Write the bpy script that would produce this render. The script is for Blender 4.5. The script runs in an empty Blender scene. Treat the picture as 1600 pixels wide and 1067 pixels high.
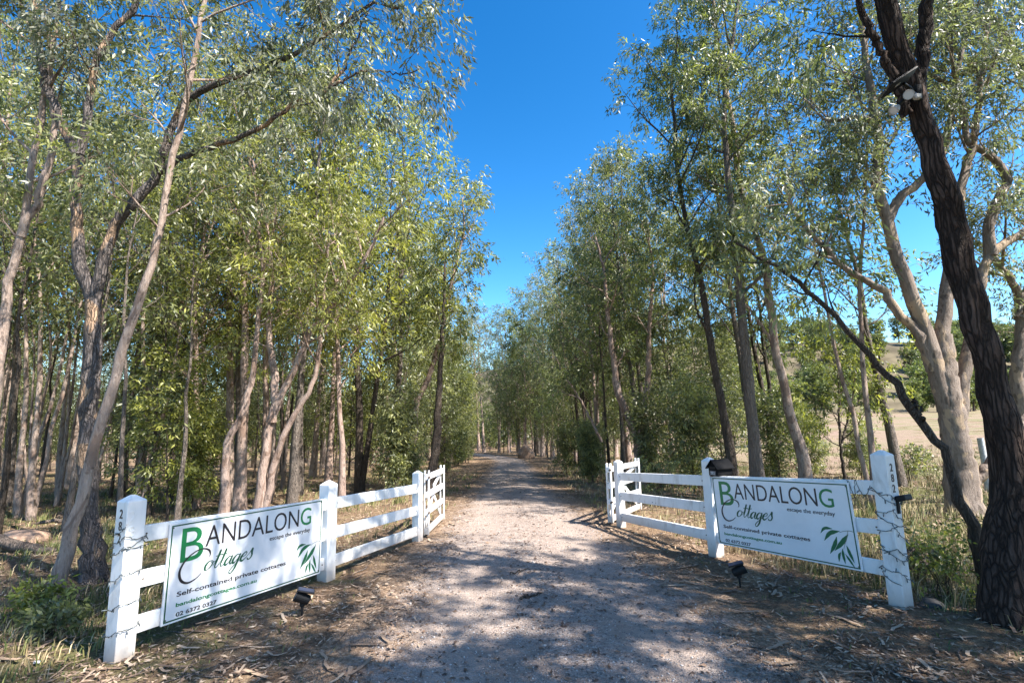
import bpy, bmesh, math, random
import numpy as np
from mathutils import Vector, Matrix

# ------------------------------------------------------------------ camera, sky, sun, exposure
S = bpy.context.scene
COL = S.collection
CAM_H, TILT, ROLL, FPX = 1.9, 8.7, -1.4, 800.0
cd = bpy.data.cameras.new('camera'); cam = bpy.data.objects.new('camera', cd); COL.objects.link(cam)
cd.sensor_width = 36.0; cd.lens = 18.0; cd.clip_start = 0.05; cd.clip_end = 3000
cam.matrix_world = (Matrix.Translation((0, 0, CAM_H)) @ Matrix.Rotation(math.radians(90 + TILT), 4, 'X')
                    @ Matrix.Rotation(math.radians(ROLL), 4, 'Z'))
S.camera = cam
SUN_EL, SUN_AZ = 50.0, 119.0          # azimuth measured from +Y towards +X
W = bpy.data.worlds.new('World'); S.world = W; W.use_nodes = True
wn, wl = W.node_tree.nodes, W.node_tree.links
bg = wn['Background']
sky = wn.new('ShaderNodeTexSky'); sky.sky_type = 'NISHITA'; sky.sun_disc = False
sky.sun_elevation = math.radians(SUN_EL); sky.sun_rotation = math.radians(SUN_AZ)
sky.air_density = 1.0; sky.dust_density = 1.1; sky.ozone_density = 1.6; sky.altitude = 450
gm_ = wn.new('ShaderNodeGamma'); gm_.inputs['Gamma'].default_value = 1.3; wl.new(sky.outputs[0], gm_.inputs['Color'])
hs = wn.new('ShaderNodeHueSaturation'); hs.inputs['Saturation'].default_value = 1.27; hs.inputs['Hue'].default_value = 0.495
wl.new(gm_.outputs[0], hs.inputs['Color']); wl.new(hs.outputs[0], bg.inputs['Color'])
bg.inputs['Strength'].default_value = 0.071
sl = bpy.data.lights.new('sun', 'SUN'); sun = bpy.data.objects.new('sun', sl); COL.objects.link(sun)
sl.energy = 5.0; sl.angle = math.radians(0.53); sl.color = (1.0, 0.94, 0.86)
el, az = math.radians(SUN_EL), math.radians(SUN_AZ)
sdir = Vector((math.sin(az) * math.cos(el), math.cos(az) * math.cos(el), math.sin(el)))
sun.rotation_euler = sdir.to_track_quat('Z', 'Y').to_euler()
S.view_settings.view_transform = 'Standard'; S.view_settings.look = 'None'
S.view_settings.gamma = 1.0; S.view_settings.use_curve_mapping = False
S.view_settings.exposure = 1.62
S.render.engine = 'CYCLES'
cy = S.cycles
cy.max_bounces = 6; cy.diffuse_bounces = 4; cy.glossy_bounces = 2; cy.transmission_bounces = 4
cy.transparent_max_bounces = 4; cy.caustics_reflective = False; cy.caustics_refractive = False
cy.use_denoising = True; cy.denoiser = 'OPENIMAGEDENOISE'; cy.denoising_input_passes = 'RGB_ALBEDO_NORMAL'; cy.denoising_prefilter = 'NONE'; cy.use_adaptive_sampling = False; cy.sample_clamp_indirect = 2.0
S.render.filter_size = 1.0

# ------------------------------------------------------------------ helpers
RN = np.random.default_rng(11)
random.seed(11)
CR = np.array((Matrix.Rotation(math.radians(90 + TILT), 3, 'X') @ Matrix.Rotation(math.radians(ROLL), 3, 'Z')))

def ray(px, py):
    return CR @ np.array([(px - 800) / FPX, -(py - 533.5) / FPX, -1.0])

def at(px, py, Y):                       # the world point seen at a photo pixel at ground distance Y
    d = ray(px, py)
    return np.array([0, 0, CAM_H]) + d * (Y / d[1])

def smooth(a, b, x):
    t = np.clip((x - a) / (b - a), 0, 1)
    return t * t * (3 - 2 * t)

def road_x(y):
    y = np.asarray(y, float)
    return 0.10 + 0.60 * np.exp(-np.clip(y, -3, None) / 6.0) - 0.011 * y - 0.0062 * np.clip(y - 30, 0, None) ** 2 * smooth(30, 48, y)

def hgt(x, y):
    x = np.asarray(x, float); y = np.asarray(y, float)
    z = -0.034 * np.clip(y - 9, 0, 55) * (1 - 0.75 * smooth(6, 22, x))
    z = z + 1.8 * smooth(24, 115, y) * smooth(10, 30, x)
    off = smooth(1.6, 3.2, np.abs(x - road_x(np.clip(y, -5, 60))))
    b = 0.05 * np.sin(x * 0.9 + 1.3) * np.cos(y * 0.7) + 0.035 * np.sin(x * 2.1 + y * 1.3) + 0.02 * np.sin(3.7 * x - 2.9 * y)
    return z + b * off * smooth(1.0, 6, np.abs(x) + 0.15 * np.abs(y)) - 0.0 * x

def mesh_np(name, V, F, mats, smooth_shade=False, matidx=None, attrs=None):
    """V (n,3); F list of (m,k) index arrays"""
    me = bpy.data.meshes.new(name)
    V = np.ascontiguousarray(V, dtype=np.float32)
    if not isinstance(F, (list, tuple)): F = [F]
    me.vertices.add(len(V)); me.vertices.foreach_set('co', V.ravel())
    nl = sum(f.size for f in F); nf = sum(len(f) for f in F)
    me.loops.add(nl); me.polygons.add(nf)
    me.loops.foreach_set('vertex_index', np.concatenate([f.ravel() for f in F]).astype(np.int32))
    tot = np.concatenate([np.full(len(f), f.shape[1]) for f in F])
    st = np.concatenate([[0], np.cumsum(tot)[:-1]])
    me.polygons.foreach_set('loop_start', st.astype(np.int32))
    try: me.polygons.foreach_set('loop_total', tot.astype(np.int32))
    except Exception: pass
    if smooth_shade: me.polygons.foreach_set('use_smooth', np.ones(nf, dtype=bool))
    if matidx is not None: me.polygons.foreach_set('material_index', matidx.astype(np.int32))
    for m in (mats if isinstance(mats, (list, tuple)) else [mats]): me.materials.append(m)
    if attrs:
        for k, (dom, arr) in attrs.items():
            a = me.attributes.new(k, 'FLOAT', dom); a.data.foreach_set('value', np.asarray(arr, np.float32))
    me.update(calc_edges=True); me.validate()
    return me

def link(name, data, parent=None):
    o = bpy.data.objects.new(name, data); COL.objects.link(o)
    if parent is not None: o.parent = parent
    return o

def tag(o, label=None, cat=None, group=None, kind=None):
    if label: o['label'] = label
    if cat: o['category'] = cat
    if group: o['group'] = group
    if kind: o['kind'] = kind
    return o

def thing(name, label, cat, loc=(0, 0, 0), group=None):
    o = bpy.data.objects.new(name, None); COL.objects.link(o); o.location = loc
    o.empty_display_size = 0.1
    return tag(o, label, cat, group)

def copy_thing(o, loc, rz, sc, label=None, group=None, color=None):
    c = o.copy(); COL.objects.link(c); c.location = loc; c.rotation_euler = (0, 0, rz); c.scale = sc
    if label: c['label'] = label
    if group: c['group'] = group
    for ch in list(o.children):
        d = ch.copy(); COL.objects.link(d); d.parent = c
        if color is not None: d.color = color
        for g in list(ch.children):
            e = g.copy(); COL.objects.link(e); e.parent = d
    return c

# ------------------------------------------------------------------ materials
def nodes_mat(name):
    m = bpy.data.materials.new(name); m.use_nodes = True
    n = m.node_tree.nodes; l = m.node_tree.links
    return m, n, l, n['Principled BSDF']

def ramp(n, stops, interp='LINEAR'):
    r = n.new('ShaderNodeValToRGB'); e = r.color_ramp.elements
    r.color_ramp.interpolation = interp
    while len(e) < len(stops): e.new(0.5)
    for k, (p, c) in zip(e, stops):
        k.position = p; k.color = (c[0], c[1], c[2], 1)
    return r

def mathn(n, l, op, a, b=None, c=None):
    m = n.new('ShaderNodeMath'); m.operation = op
    for i, v in enumerate((a, b, c)):
        if v is None: continue
        if isinstance(v, (int, float)): m.inputs[i].default_value = v
        else: l.new(v, m.inputs[i])
    return m.outputs[0]

def mixc(n, l, fac, a, b, typ='MIX'):
    m = n.new('ShaderNodeMix'); m.data_type = 'RGBA'; m.blend_type = typ
    if isinstance(fac, (int, float)): m.inputs[0].default_value = fac
    else: l.new(fac, m.inputs[0])
    for s, v in ((6, a), (7, b)):
        if isinstance(v, (tuple, list)): m.inputs[s].default_value = (*v[:3], 1)
        else: l.new(v, m.inputs[s])
    return m.outputs[2]

def noise(n, l, vec, scale, detail=4, rough=0.55, dist=0.0):
    t = n.new('ShaderNodeTexNoise'); t.inputs['Scale'].default_value = scale
    t.inputs['Detail'].default_value = detail; t.inputs['Roughness'].default_value = rough
    t.inputs['Distortion'].default_value = dist
    if vec is not None: l.new(vec, t.inputs['Vector'])
    return t.outputs['Fac']

def coords(n, l, kind='Object', scale=(1, 1, 1)):
    tc = n.new('ShaderNodeTexCoord'); mp = n.new('ShaderNodeMapping')
    mp.inputs['Scale'].default_value = scale
    l.new(tc.outputs[kind], mp.inputs['Vector'])
    return mp.outputs['Vector']

def bump(n, l, h, p, strength=0.5, dist=0.02):
    b = n.new('ShaderNodeBump'); b.inputs['Strength'].default_value = strength; b.inputs['Distance'].default_value = dist
    l.new(h, b.inputs['Height']); l.new(b.outputs[0], p.inputs['Normal'])

def leaf_mat(name, dark, mid, light, rough=0.42, trans=0.42):
    m, n, l, p = nodes_mat(name)
    a = n.new('ShaderNodeAttribute'); a.attribute_name = 'tone'
    r = ramp(n, [(0.0, dark), (0.5, mid), (1.0, light)])
    l.new(a.outputs['Fac'], r.inputs[0])
    oi = n.new('ShaderNodeObjectInfo')
    c = mixc(n, l, 1.0, r.outputs[0], oi.outputs['Color'], 'MULTIPLY')
    l.new(c, p.inputs['Base Color'])
    p.inputs['Roughness'].default_value = rough
    p.inputs['Specular IOR Level'].default_value = 0.65
    t = n.new('ShaderNodeBsdfTranslucent')
    c2 = mixc(n, l, 1.0, c, (1.5, 1.55, 0.75), 'MULTIPLY')
    l.new(c2, t.inputs['Color'])
    ms = n.new('ShaderNodeMixShader'); ms.inputs[0].default_value = trans
    l.new(p.outputs[0], ms.inputs[1]); l.new(t.outputs[0], ms.inputs[2])
    l.new(ms.outputs[0], n['Material Output'].inputs['Surface'])
    return m

LEAF = leaf_mat('gum_leaf', (0.048, 0.062, 0.027), (0.160, 0.176, 0.080), (0.31, 0.315, 0.11), 0.42, 0.44)
GREY = leaf_mat('grey_gum_leaf', (0.085, 0.095, 0.066), (0.175, 0.188, 0.132), (0.28, 0.285, 0.20), 0.45, 0.42)

BARK_N = [0]
def bark_mat(name, c_dark, c_mid, c_pale, patch=None, patch_amt=0.5, fiss=0.0, scale=1.0, bstr=0.6):
    m, n, l, p = nodes_mat(name)
    v = coords(n, l, 'Object', (1, 1, 0.16))
    v2 = coords(n, l, 'Object', (1, 1, 0.45))
    fine = noise(n, l, v, 34 * scale, 7, 0.72, 0.4)
    big = noise(n, l, v2, 3.0 * scale, 4, 0.6, 0.6)
    r = ramp(n, [(0.30, c_dark), (0.5, c_mid), (0.72, c_pale)])
    f = mathn(n, l, 'ADD', mathn(n, l, 'MULTIPLY', fine, 0.62), mathn(n, l, 'MULTIPLY', big, 0.38))
    l.new(f, r.inputs[0])
    col = r.outputs[0]
    if patch:
        pn = noise(n, l, v2, 2.3 * scale, 3, 0.5, 1.2)
        e = 0.62 - 0.22 * patch_amt
        pr = ramp(n, [(e, (0, 0, 0)), (e + 0.03, (1, 1, 1))])
        l.new(pn, pr.inputs[0])
        col = mixc(n, l, pr.outputs[0], col, patch)
        pn2 = noise(n, l, v2, 9 * scale, 2, 0.5)
        pr2 = ramp(n, [(0.62, (0, 0, 0)), (0.66, (1, 1, 1))]); l.new(pn2, pr2.inputs[0])
        col = mixc(n, l, mathn(n, l, 'MULTIPLY', pr2.outputs[0], 0.55), col, tuple(0.45 * k for k in c_dark))
    if fiss:
        vo = n.new('ShaderNodeTexVoronoi'); vo.feature = 'DISTANCE_TO_EDGE'; vo.inputs['Scale'].default_value = 26 * scale
        v3 = coords(n, l, 'Object', (1, 1, 0.10)); wv = n.new('ShaderNodeTexNoise'); wv.inputs['Scale'].default_value = 5; l.new(coords(n, l, 'Object', (1, 1, .35)), wv.inputs['Vector'])
        va = n.new('ShaderNodeVectorMath'); va.operation = 'MULTIPLY_ADD'; l.new(wv.outputs['Color'], va.inputs[0]); va.inputs[1].default_value = (.09, .09, .09); l.new(v3, va.inputs[2])
        l.new(va.outputs[0], vo.inputs['Vector']); vo.inputs['Randomness'].default_value = 1.0; wv.inputs['Detail'].default_value = 6; wv.inputs['Scale'].default_value = 9
        fr = ramp(n, [(0.0, (0, 0, 0)), (0.22, (1, 1, 1))]); l.new(vo.outputs['Distance'], fr.inputs[0])
        col = mixc(n, l, mathn(n, l, 'MULTIPLY', mathn(n, l, 'SUBTRACT', 1.0, fr.outputs[0]), fiss), col, tuple(0.3 * k for k in c_dark))
        f = mathn(n, l, 'ADD', f, mathn(n, l, 'MULTIPLY', fr.outputs[0], 0.7))
    l.new(col, p.inputs['Base Color'])
    p.inputs['Roughness'].default_value = 0.85; p.inputs['Specular IOR Level'].default_value = 0.25
    bump(n, l, f, p, bstr, 0.05)
    return m

B_PALE = bark_mat('pale_gum_bark', (0.10, 0.072, 0.058), (0.36, 0.275, 0.225), (0.52, 0.43, 0.37), (0.24, 0.17, 0.135), 0.32, 0, 1.5, 1.0)
B_PINK = bark_mat('pinkish_bark', (0.10, 0.066, 0.052), (0.35, 0.255, 0.21), (0.50, 0.40, 0.335), (0.22, 0.15, 0.115), 0.36, 0, 1.6, 1.0)
B_MOTT = bark_mat('mottled_peeling_bark', (0.07, 0.058, 0.052), (0.16, 0.135, 0.125), (0.27, 0.235, 0.215), (0.45, 0.30, 0.195), 0.34, 0.3, 1.2, 1.0)
B_BIG = bark_mat('old_gum_bark', (0.085, 0.063, 0.052), (0.23, 0.182, 0.15), (0.36, 0.305, 0.265), (0.38, 0.285, 0.20), 0.36, 0, 1.1, 0.9)
B_DARK = bark_mat('dark_fibrous_bark', (0.028, 0.017, 0.013), (0.085, 0.054, 0.042), (0.18, 0.122, 0.098), None, 0, 0.8, 1.0, 1.0)
B_GREY = bark_mat('grey_rough_bark', (0.085, 0.068, 0.056), (0.22, 0.18, 0.15), (0.36, 0.30, 0.26), None, 0, 0.22, 1.4, 0.9)
B_BROWN = bark_mat('brown_bark', (0.045, 0.034, 0.027), (0.10, 0.077, 0.06), (0.19, 0.15, 0.12), None, 0, 0.4, 1.3, 0.8)

def ground_mat():
    m, n, l, p = nodes_mat('forest_floor')
    v = coords(n, l, 'Object')
    a = noise(n, l, v, 0.55, 5, 0.6, 0.4); b = noise(n, l, v, 2.6, 5, 0.65, 0.3); c = noise(n, l, v, 22, 6, 0.7); d = noise(n, l, v, 75, 3, 0.6)
    mixv = mathn(n, l, 'ADD', mathn(n, l, 'MULTIPLY', c, 0.55), mathn(n, l, 'MULTIPLY', b, 0.45))
    r1 = ramp(n, [(0.32, (0.075, 0.048, 0.032)), (0.47, (0.19, 0.125, 0.08)), (0.60, (0.34, 0.245, 0.155)), (0.75, (0.45, 0.34, 0.23))])
    l.new(mixv, r1.inputs[0])
    gr = ramp(n, [(0.3, (0.045, 0.060, 0.018)), (0.55, (0.12, 0.135, 0.045)), (0.75, (0.30, 0.26, 0.11))]); l.new(c, gr.inputs[0])
    gm = ramp(n, [(0.47, (0, 0, 0)), (0.60, (1, 1, 1))])
    ga = n.new('ShaderNodeAttribute'); ga.attribute_name = 'grass'
    l.new(mathn(n, l, 'ADD', mathn(n, l, 'MULTIPLY', b, 0.5), mathn(n, l, 'MULTIPLY', ga.outputs['Fac'], 0.5)), gm.inputs[0])
    col = mixc(n, l, mathn(n, l, 'MULTIPLY', gm.outputs[0], 0.85), r1.outputs[0], gr.outputs[0])
    dr = ramp(n, [(0.35, (0.55, 0.52, 0.5)), (0.6, (1.05, 1.05, 1.05))]); l.new(d, dr.inputs[0])
    col = mixc(n, l, 0.8, col, dr.outputs[0], 'MULTIPLY')
    l.new(col, p.inputs['Base Color']); p.inputs['Roughness'].default_value = 0.95; p.inputs['Specular IOR Level'].default_value = 0.15
    h = mathn(n, l, 'ADD', c, mathn(n, l, 'MULTIPLY', d, 0.5))
    bump(n, l, h, p, 0.9, 0.05)
    return m

def road_mat():
    m, n, l, p = nodes_mat('pinkish_gravel')
    v = coords(n, l, 'Object')
    c = noise(n, l, v, 16, 5, 0.7); big = noise(n, l, v, 1.3, 4, 0.6, 0.3)
    vo = n.new('ShaderNodeTexVoronoi'); vo.inputs['Scale'].default_value = 70; l.new(v, vo.inputs['Vector'])
    vo2 = n.new('ShaderNodeTexVoronoi'); vo2.inputs['Scale'].default_value = 34; l.new(v, vo2.inputs['Vector'])
    sep = n.new('ShaderNodeSeparateColor'); l.new(vo.outputs['Color'], sep.inputs[0])
    st = ramp(n, [(0.0, (0.09, 0.07, 0.063)), (0.10, (0.215, 0.166, 0.142)), (0.45, (0.322, 0.258, 0.218)), (0.8, (0.385, 0.318, 0.276)), (1.0, (0.46, 0.42, 0.39))])
    l.new(sep.outputs[0], st.inputs[0])
    base = ramp(n, [(0.3, (0.25, 0.19, 0.155)), (0.55, (0.34, 0.27, 0.226)), (0.75, (0.405, 0.334, 0.286))])
    l.new(mathn(n, l, 'ADD', mathn(n, l, 'MULTIPLY', c, 0.6), mathn(n, l, 'MULTIPLY', big, 0.4)), base.inputs[0])
    gm = ramp(n, [(0.40, (0.25, 0.25, 0.25)), (0.62, (0.9, 0.9, 0.9))]); l.new(big, gm.inputs[0])
    col = mixc(n, l, gm.outputs[0], base.outputs[0], st.outputs[0])
    mg = ramp(n, [(0.34, (0.66, 0.64, 0.62)), (0.60, (1.06, 1.06, 1.06))]); l.new(noise(n, l, v, 8.5, 6, 0.75), mg.inputs[0])
    col = mixc(n, l, 0.9, col, mg.outputs[0], 'MULTIPLY')
    # shoulders: fallen leaves and brown dirt creeping in over the gravel
    e = n.new('ShaderNodeAttribute'); e.attribute_name = 'edge'
    lit = ramp(n, [(0.32, (0.085, 0.055, 0.038)), (0.5, (0.22, 0.15, 0.10)), (0.68, (0.38, 0.285, 0.20))]); l.new(noise(n, l, v, 24, 6, 0.7), lit.inputs[0])
    n1 = noise(n, l, v, 1.7, 5, 0.65, 0.4); n2 = noise(n, l, v, 13, 4, 0.65)
    k = mathn(n, l, 'ADD', e.outputs['Fac'], mathn(n, l, 'ADD', mathn(n, l, 'MULTIPLY', mathn(n, l, 'SUBTRACT', n1, 0.5), 0.9), mathn(n, l, 'MULTIPLY', mathn(n, l, 'SUBTRACT', n2, 0.5), 0.7)))
    tk = n.new('ShaderNodeAttribute'); tk.attribute_name = 'track'
    tf = mathn(n, l, 'MULTIPLY', tk.outputs['Fac'], mathn(n, l, 'MULTIPLY', n1, 1.35))
    col = mixc(n, l, tf, col, mixc(n, l, 0.35, base.outputs[0], (0.41, 0.335, 0.283)))
    er = ramp(n, [(0.60, (0, 0, 0)), (0.86, (1, 1, 1))]); l.new(k, er.inputs[0])
    col = mixc(n, l, er.outputs[0], col, lit.outputs[0])
    l.new(col, p.inputs['Base Color']); p.inputs['Roughness'].default_value = 0.95; p.inputs['Specular IOR Level'].default_value = 0.15
    h = mathn(n, l, 'ADD', mathn(n, l, 'MULTIPLY', vo.outputs['Distance'], -0.6), mathn(n, l, 'ADD', c, mathn(n, l, 'MULTIPLY', vo2.outputs['Distance'], -0.5)))
    bump(n, l, h, p, 0.8, 0.022)
    return m

def paddock_mat():
    m, n, l, p = nodes_mat('dry_paddock')
    v = coords(n, l, 'Object', (0.35, 1, 1)); v1 = coords(n, l, 'Object')
    a = noise(n, l, v, 0.16, 4, 0.6, 0.3); c = noise(n, l, v1, 6, 6, 0.7)
    r = ramp(n, [(0.35, (0.257, 0.184, 0.138)), (0.5, (0.245, 0.19, 0.128)), (0.58, (0.184, 0.172, 0.086)), (0.7, (0.275, 0.205, 0.153))])
    l.new(a, r.inputs[0])
    cr = ramp(n, [(0.3, (0.6, 0.58, 0.55)), (0.65, (1.1, 1.1, 1.1))]); l.new(c, cr.inputs[0])
    l.new(mixc(n, l, 0.8, r.outputs[0], cr.outputs[0], 'MULTIPLY'), p.inputs['Base Color'])
    p.inputs['Roughness'].default_value = 0.95; p.inputs['Specular IOR Level'].default_value = 0.1
    bump(n, l, c, p, 0.8, 0.08)
    return m

def simple(name, col, rough=0.5, spec=0.5, var=0.0, scale=20, metal=0.0):
    m, n, l, p = nodes_mat(name)
    p.inputs['Roughness'].default_value = rough; p.inputs['Specular IOR Level'].default_value = spec
    p.inputs['Metallic'].default_value = metal
    if var:
        f = noise(n, l, coords(n, l), scale, 5, 0.65)
        lo = tuple(max(0, k * (1 - var)) for k in col); hi = tuple(min(1, k * (1 + var * 0.6)) for k in col)
        r = ramp(n, [(0.3, lo), (0.65, hi)]); l.new(f, r.inputs[0]); l.new(r.outputs[0], p.inputs['Base Color'])
    else:
        p.inputs['Base Color'].default_value = (*col, 1)
    return m

def white_paint():
    m, n, l, p = nodes_mat('weathered_white_paint')
    v = coords(n, l, 'Object', (1, 1, 0.35)); g = noise(n, l, v, 7, 5, 0.65, 0.5); f = noise(n, l, coords(n, l, 'Object', (1, 1, .4)), 26, 5, 0.7)
    r = ramp(n, [(0.30, (0.56, 0.54, 0.51)), (0.48, (0.77, 0.77, 0.76)), (0.7, (0.82, 0.82, 0.82))]); l.new(g, r.inputs[0])
    sp = ramp(n, [(0.67, (0, 0, 0)), (0.70, (1, 1, 1))]); l.new(f, sp.inputs[0])
    col = mixc(n, l, mathn(n, l, 'MULTIPLY', sp.outputs[0], 0.5), r.outputs[0], (0.30, 0.27, 0.22))
    # dirt splashed up from the ground
    geo = n.new('ShaderNodeNewGeometry'); sx = n.new('ShaderNodeSeparateXYZ'); l.new(geo.outputs['Position'], sx.inputs[0])
    dm = n.new('ShaderNodeMapRange'); l.new(mathn(n, l, 'ADD', sx.outputs['Z'], mathn(n, l, 'MULTIPLY', g, -0.22)), dm.inputs[0])
    dm.inputs[1].default_value = -0.10; dm.inputs[2].default_value = 0.16; dm.inputs[3].default_value = 0.75; dm.inputs[4].default_value = 0.0
    col = mixc(n, l, dm.outputs[0], col, (0.33, 0.25, 0.18))
    l.new(col, p.inputs['Base Color']); p.inputs['Roughness'].default_value = 0.5
    bump(n, l, noise(n, l, coords(n, l, 'Object', (1, 1, 0.2)), 25, 3, 0.5), p, 0.12, 0.006)
    return m

M_GROUND, M_ROAD, M_PADD, M_WHITE = ground_mat(), road_mat(), paddock_mat(), white_paint()
M_SIGN = simple('sign_white', (0.80, 0.80, 0.81), 0.35, 0.5, 0.06, 3)
M_GREEN = simple('sign_green', (0.010, 0.185, 0.055), 0.4)
M_DGREEN = simple('sign_dark_green', (0.010, 0.085, 0.04), 0.4)
M_EMBLEM = simple('sign_leaf_green', (0.010, 0.125, 0.05), 0.4)
M_INK = simple('sign_black', (0.022, 0.016, 0.018), 0.4)
M_BLACK = simple('black_plastic', (0.014, 0.014, 0.015), 0.55, 0.2, 0.3, 30)
M_WIRE = simple('dark_green_wire', (0.022, 0.032, 0.025), 0.5)
M_BULB = simple('tiny_bulb', (0.10, 0.12, 0.13), 0.2)
M_SOLAR = simple('solar_cell', (0.012, 0.020, 0.055), 0.4, 0.25)
M_LAMPW = simple('white_lamp', (0.40, 0.40, 0.40), 0.5)
M_LENS = simple('lamp_lens', (0.55, 0.56, 0.58), 0.12)
M_IRON = simple('charcoal_metal', (0.008, 0.008, 0.009), 0.8, 0.1, 0.3, 25)
M_STEEL = simple('rusty_steel', (0.12, 0.09, 0.07), 0.6, 0.5, 0.4, 60)
M_WOOD = bark_mat('dead_wood', (0.09, 0.065, 0.05), (0.19, 0.145, 0.115), (0.36, 0.30, 0.25), None, 0, 0.2, 1.2, 0.9)
M_ROCK = simple('pink_rock', (0.36, 0.24, 0.17), 0.9, 0.2, 0.45, 9)
M_OLDPOST = simple('bleached_timber', (0.42, 0.44, 0.46), 0.8, 0.3, 0.35, 25)

# ------------------------------------------------------------------ ground, road, paddock, hill
def axis(lo, hi, n, dens):
    t = np.linspace(-1, 1, n); s = np.sinh(t * dens) / math.sinh(dens)
    return np.where(s < 0, -s * lo, s * hi)

def grid_mesh(name, xs, ys, zf, mat, attrs=None, keep=None):
    X, Y = np.meshgrid(xs, ys); Z = zf(X, Y)
    V = np.stack([X, Y, Z], -1).reshape(-1, 3)
    nx, ny = len(xs), len(ys)
    i = np.arange(nx * ny).reshape(ny, nx)
    F = np.stack([i[:-1, :-1], i[:-1, 1:], i[1:, 1:], i[1:, :-1]], -1).reshape(-1, 4)
    return mesh_np(name, V, F, mat, True, None, {k: ('POINT', f(X, Y).ravel()) for k, f in (attrs or {}).items()})

def grass_amt(x, y):
    x = np.asarray(x, float); y = np.asarray(y, float)
    d = np.abs(x - road_x(np.clip(y, -5, 60)))
    v = 0.42 + 0.16 * np.sin(0.8 * x + 0.5) * np.sin(0.55 * y + 1.1) + 0.10 * np.sin(2.3 * x + 1.9 * y)
    v = v + 0.22 * smooth(3.4, 4.6, d) * (1 - smooth(10, 16, y))
    v = v + 0.15 * smooth(5.5, 8, x)
    return np.clip(v - 0.35 * (1 - smooth(1.6, 3.2, d)), 0, 1)

xs = axis(-700, 700, 230, 6.0); ys = np.concatenate([np.linspace(-40, 0, 24)[:-1], np.linspace(0, 14, 90)[:-1], np.linspace(14, 60, 90)[:-1], np.geomspace(60, 1200, 40)])
tag(link('ground', grid_mesh('ground', xs, ys, hgt, M_GROUND, {'grass': grass_amt})), kind='structure')

ry = np.concatenate([np.linspace(-12, 14, 170)[:-1], np.linspace(14, 62, 130)])
rw = np.interp(ry, [-12, 3, 6, 9, 19, 36, 62], [2.6, 2.15, 1.95, 1.75, 1.38, 1.25, 1.25])
uu = np.linspace(-1, 1, 41)
RXX = road_x(np.clip(ry, -5, 70))[:, None] + rw[:, None] * uu[None]
RYY = np.repeat(ry[:, None], 41, 1)
RZZ = hgt(RXX, RYY) + 0.004 + 0.035 * (1 - uu[None] ** 2) - 0.012 * np.exp(-((np.abs(uu[None]) - 0.45) / 0.13) ** 2)
V = np.stack([RXX, RYY, RZZ], -1).reshape(-1, 3)
ii = np.arange(len(ry) * 41).reshape(len(ry), 41)
F = np.stack([ii[:-1, :-1], ii[:-1, 1:], ii[1:, 1:], ii[1:, :-1]], -1).reshape(-1, 4)
tag(link('road', mesh_np('road', V, F, M_ROAD, True, None, {'edge': ('POINT', np.repeat(np.abs(uu)[None], len(ry), 0).ravel()), 'track': ('POINT', np.repeat(np.exp(-((np.abs(uu) - .42) / .15) ** 2)[None], len(ry), 0).ravel())})), kind='structure')

px_ = np.concatenate([np.linspace(11.5, 60, 60)[:-1], np.linspace(60, 260, 30)])
py_ = np.concatenate([np.linspace(19, 60, 60)[:-1], np.linspace(60, 190, 30)])
tag(link('paddock', grid_mesh('paddock', px_, py_, lambda x, y: hgt(x, y) + 0.03, M_PADD)), kind='structure')

def hill_z(x, y):
    r = 34 * np.exp(-((x - 190) / 150) ** 2) + 24 * np.exp(-((x - 30) / 110) ** 2) + 9 * np.exp(-((x + 160) / 130) ** 2)
    return -2.5 + r * smooth(125, 270, y + 0.12 * np.abs(x - 60)) + 1.5 * np.sin(x * 0.05) * np.sin(y * 0.04)
M_HILL = simple('dry_hillside', (0.125, 0.105, 0.068), 0.95, 0.1, 0.6, 0.08)
tag(link('hill', grid_mesh('hill', np.linspace(-420, 620, 90), np.linspace(118, 420, 40), hill_z, M_HILL)), kind='structure')

# ------------------------------------------------------------------ tubes and leaves
def nrm(a): return a / np.maximum(np.linalg.norm(a, axis=-1, keepdims=True), 1e-9)

def catmull(P, K):
    P = np.asarray(P, float)
    if len(P) == 2: return P[0] + (P[1] - P[0]) * np.linspace(0, 1, K)[:, None]
    Q = np.vstack([2 * P[0] - P[1], P, 2 * P[-1] - P[-2]])
    seg = np.concatenate([[0], np.cumsum(np.linalg.norm(np.diff(P, axis=0), axis=1))]); seg /= seg[-1]
    t = np.linspace(0, 1, K); out = []
    for u in t:
        i = min(np.searchsorted(seg, u, 'right') - 1, len(P) - 2); f = (u - seg[i]) / max(seg[i + 1] - seg[i], 1e-9)
        a, b, c, d = Q[i], Q[i + 1], Q[i + 2], Q[i + 3]
        out.append(0.5 * (2 * b + (c - a) * f + (2 * a - 5 * b + 4 * c - d) * f * f + (3 * b - a - 3 * c + d) * f ** 3))
    return np.array(out)

class Geo:
    def __init__(s): s.V = []; s.F4 = []; s.F3 = []; s.n = 0
    def add(s, V, F4=None, F3=None):
        V = V.reshape(-1, 3)
        if F4 is not None: s.F4.append(F4 + s.n)
        if F3 is not None: s.F3.append(F3 + s.n)
        s.V.append(V); s.n += len(V)
    def mesh(s, name, mat, sm=True):
        F = []
        if s.F4: F.append(np.concatenate(s.F4))
        if s.F3: F.append(np.concatenate(s.F3))
        return mesh_np(name, np.concatenate(s.V), F, mat, sm)

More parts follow.
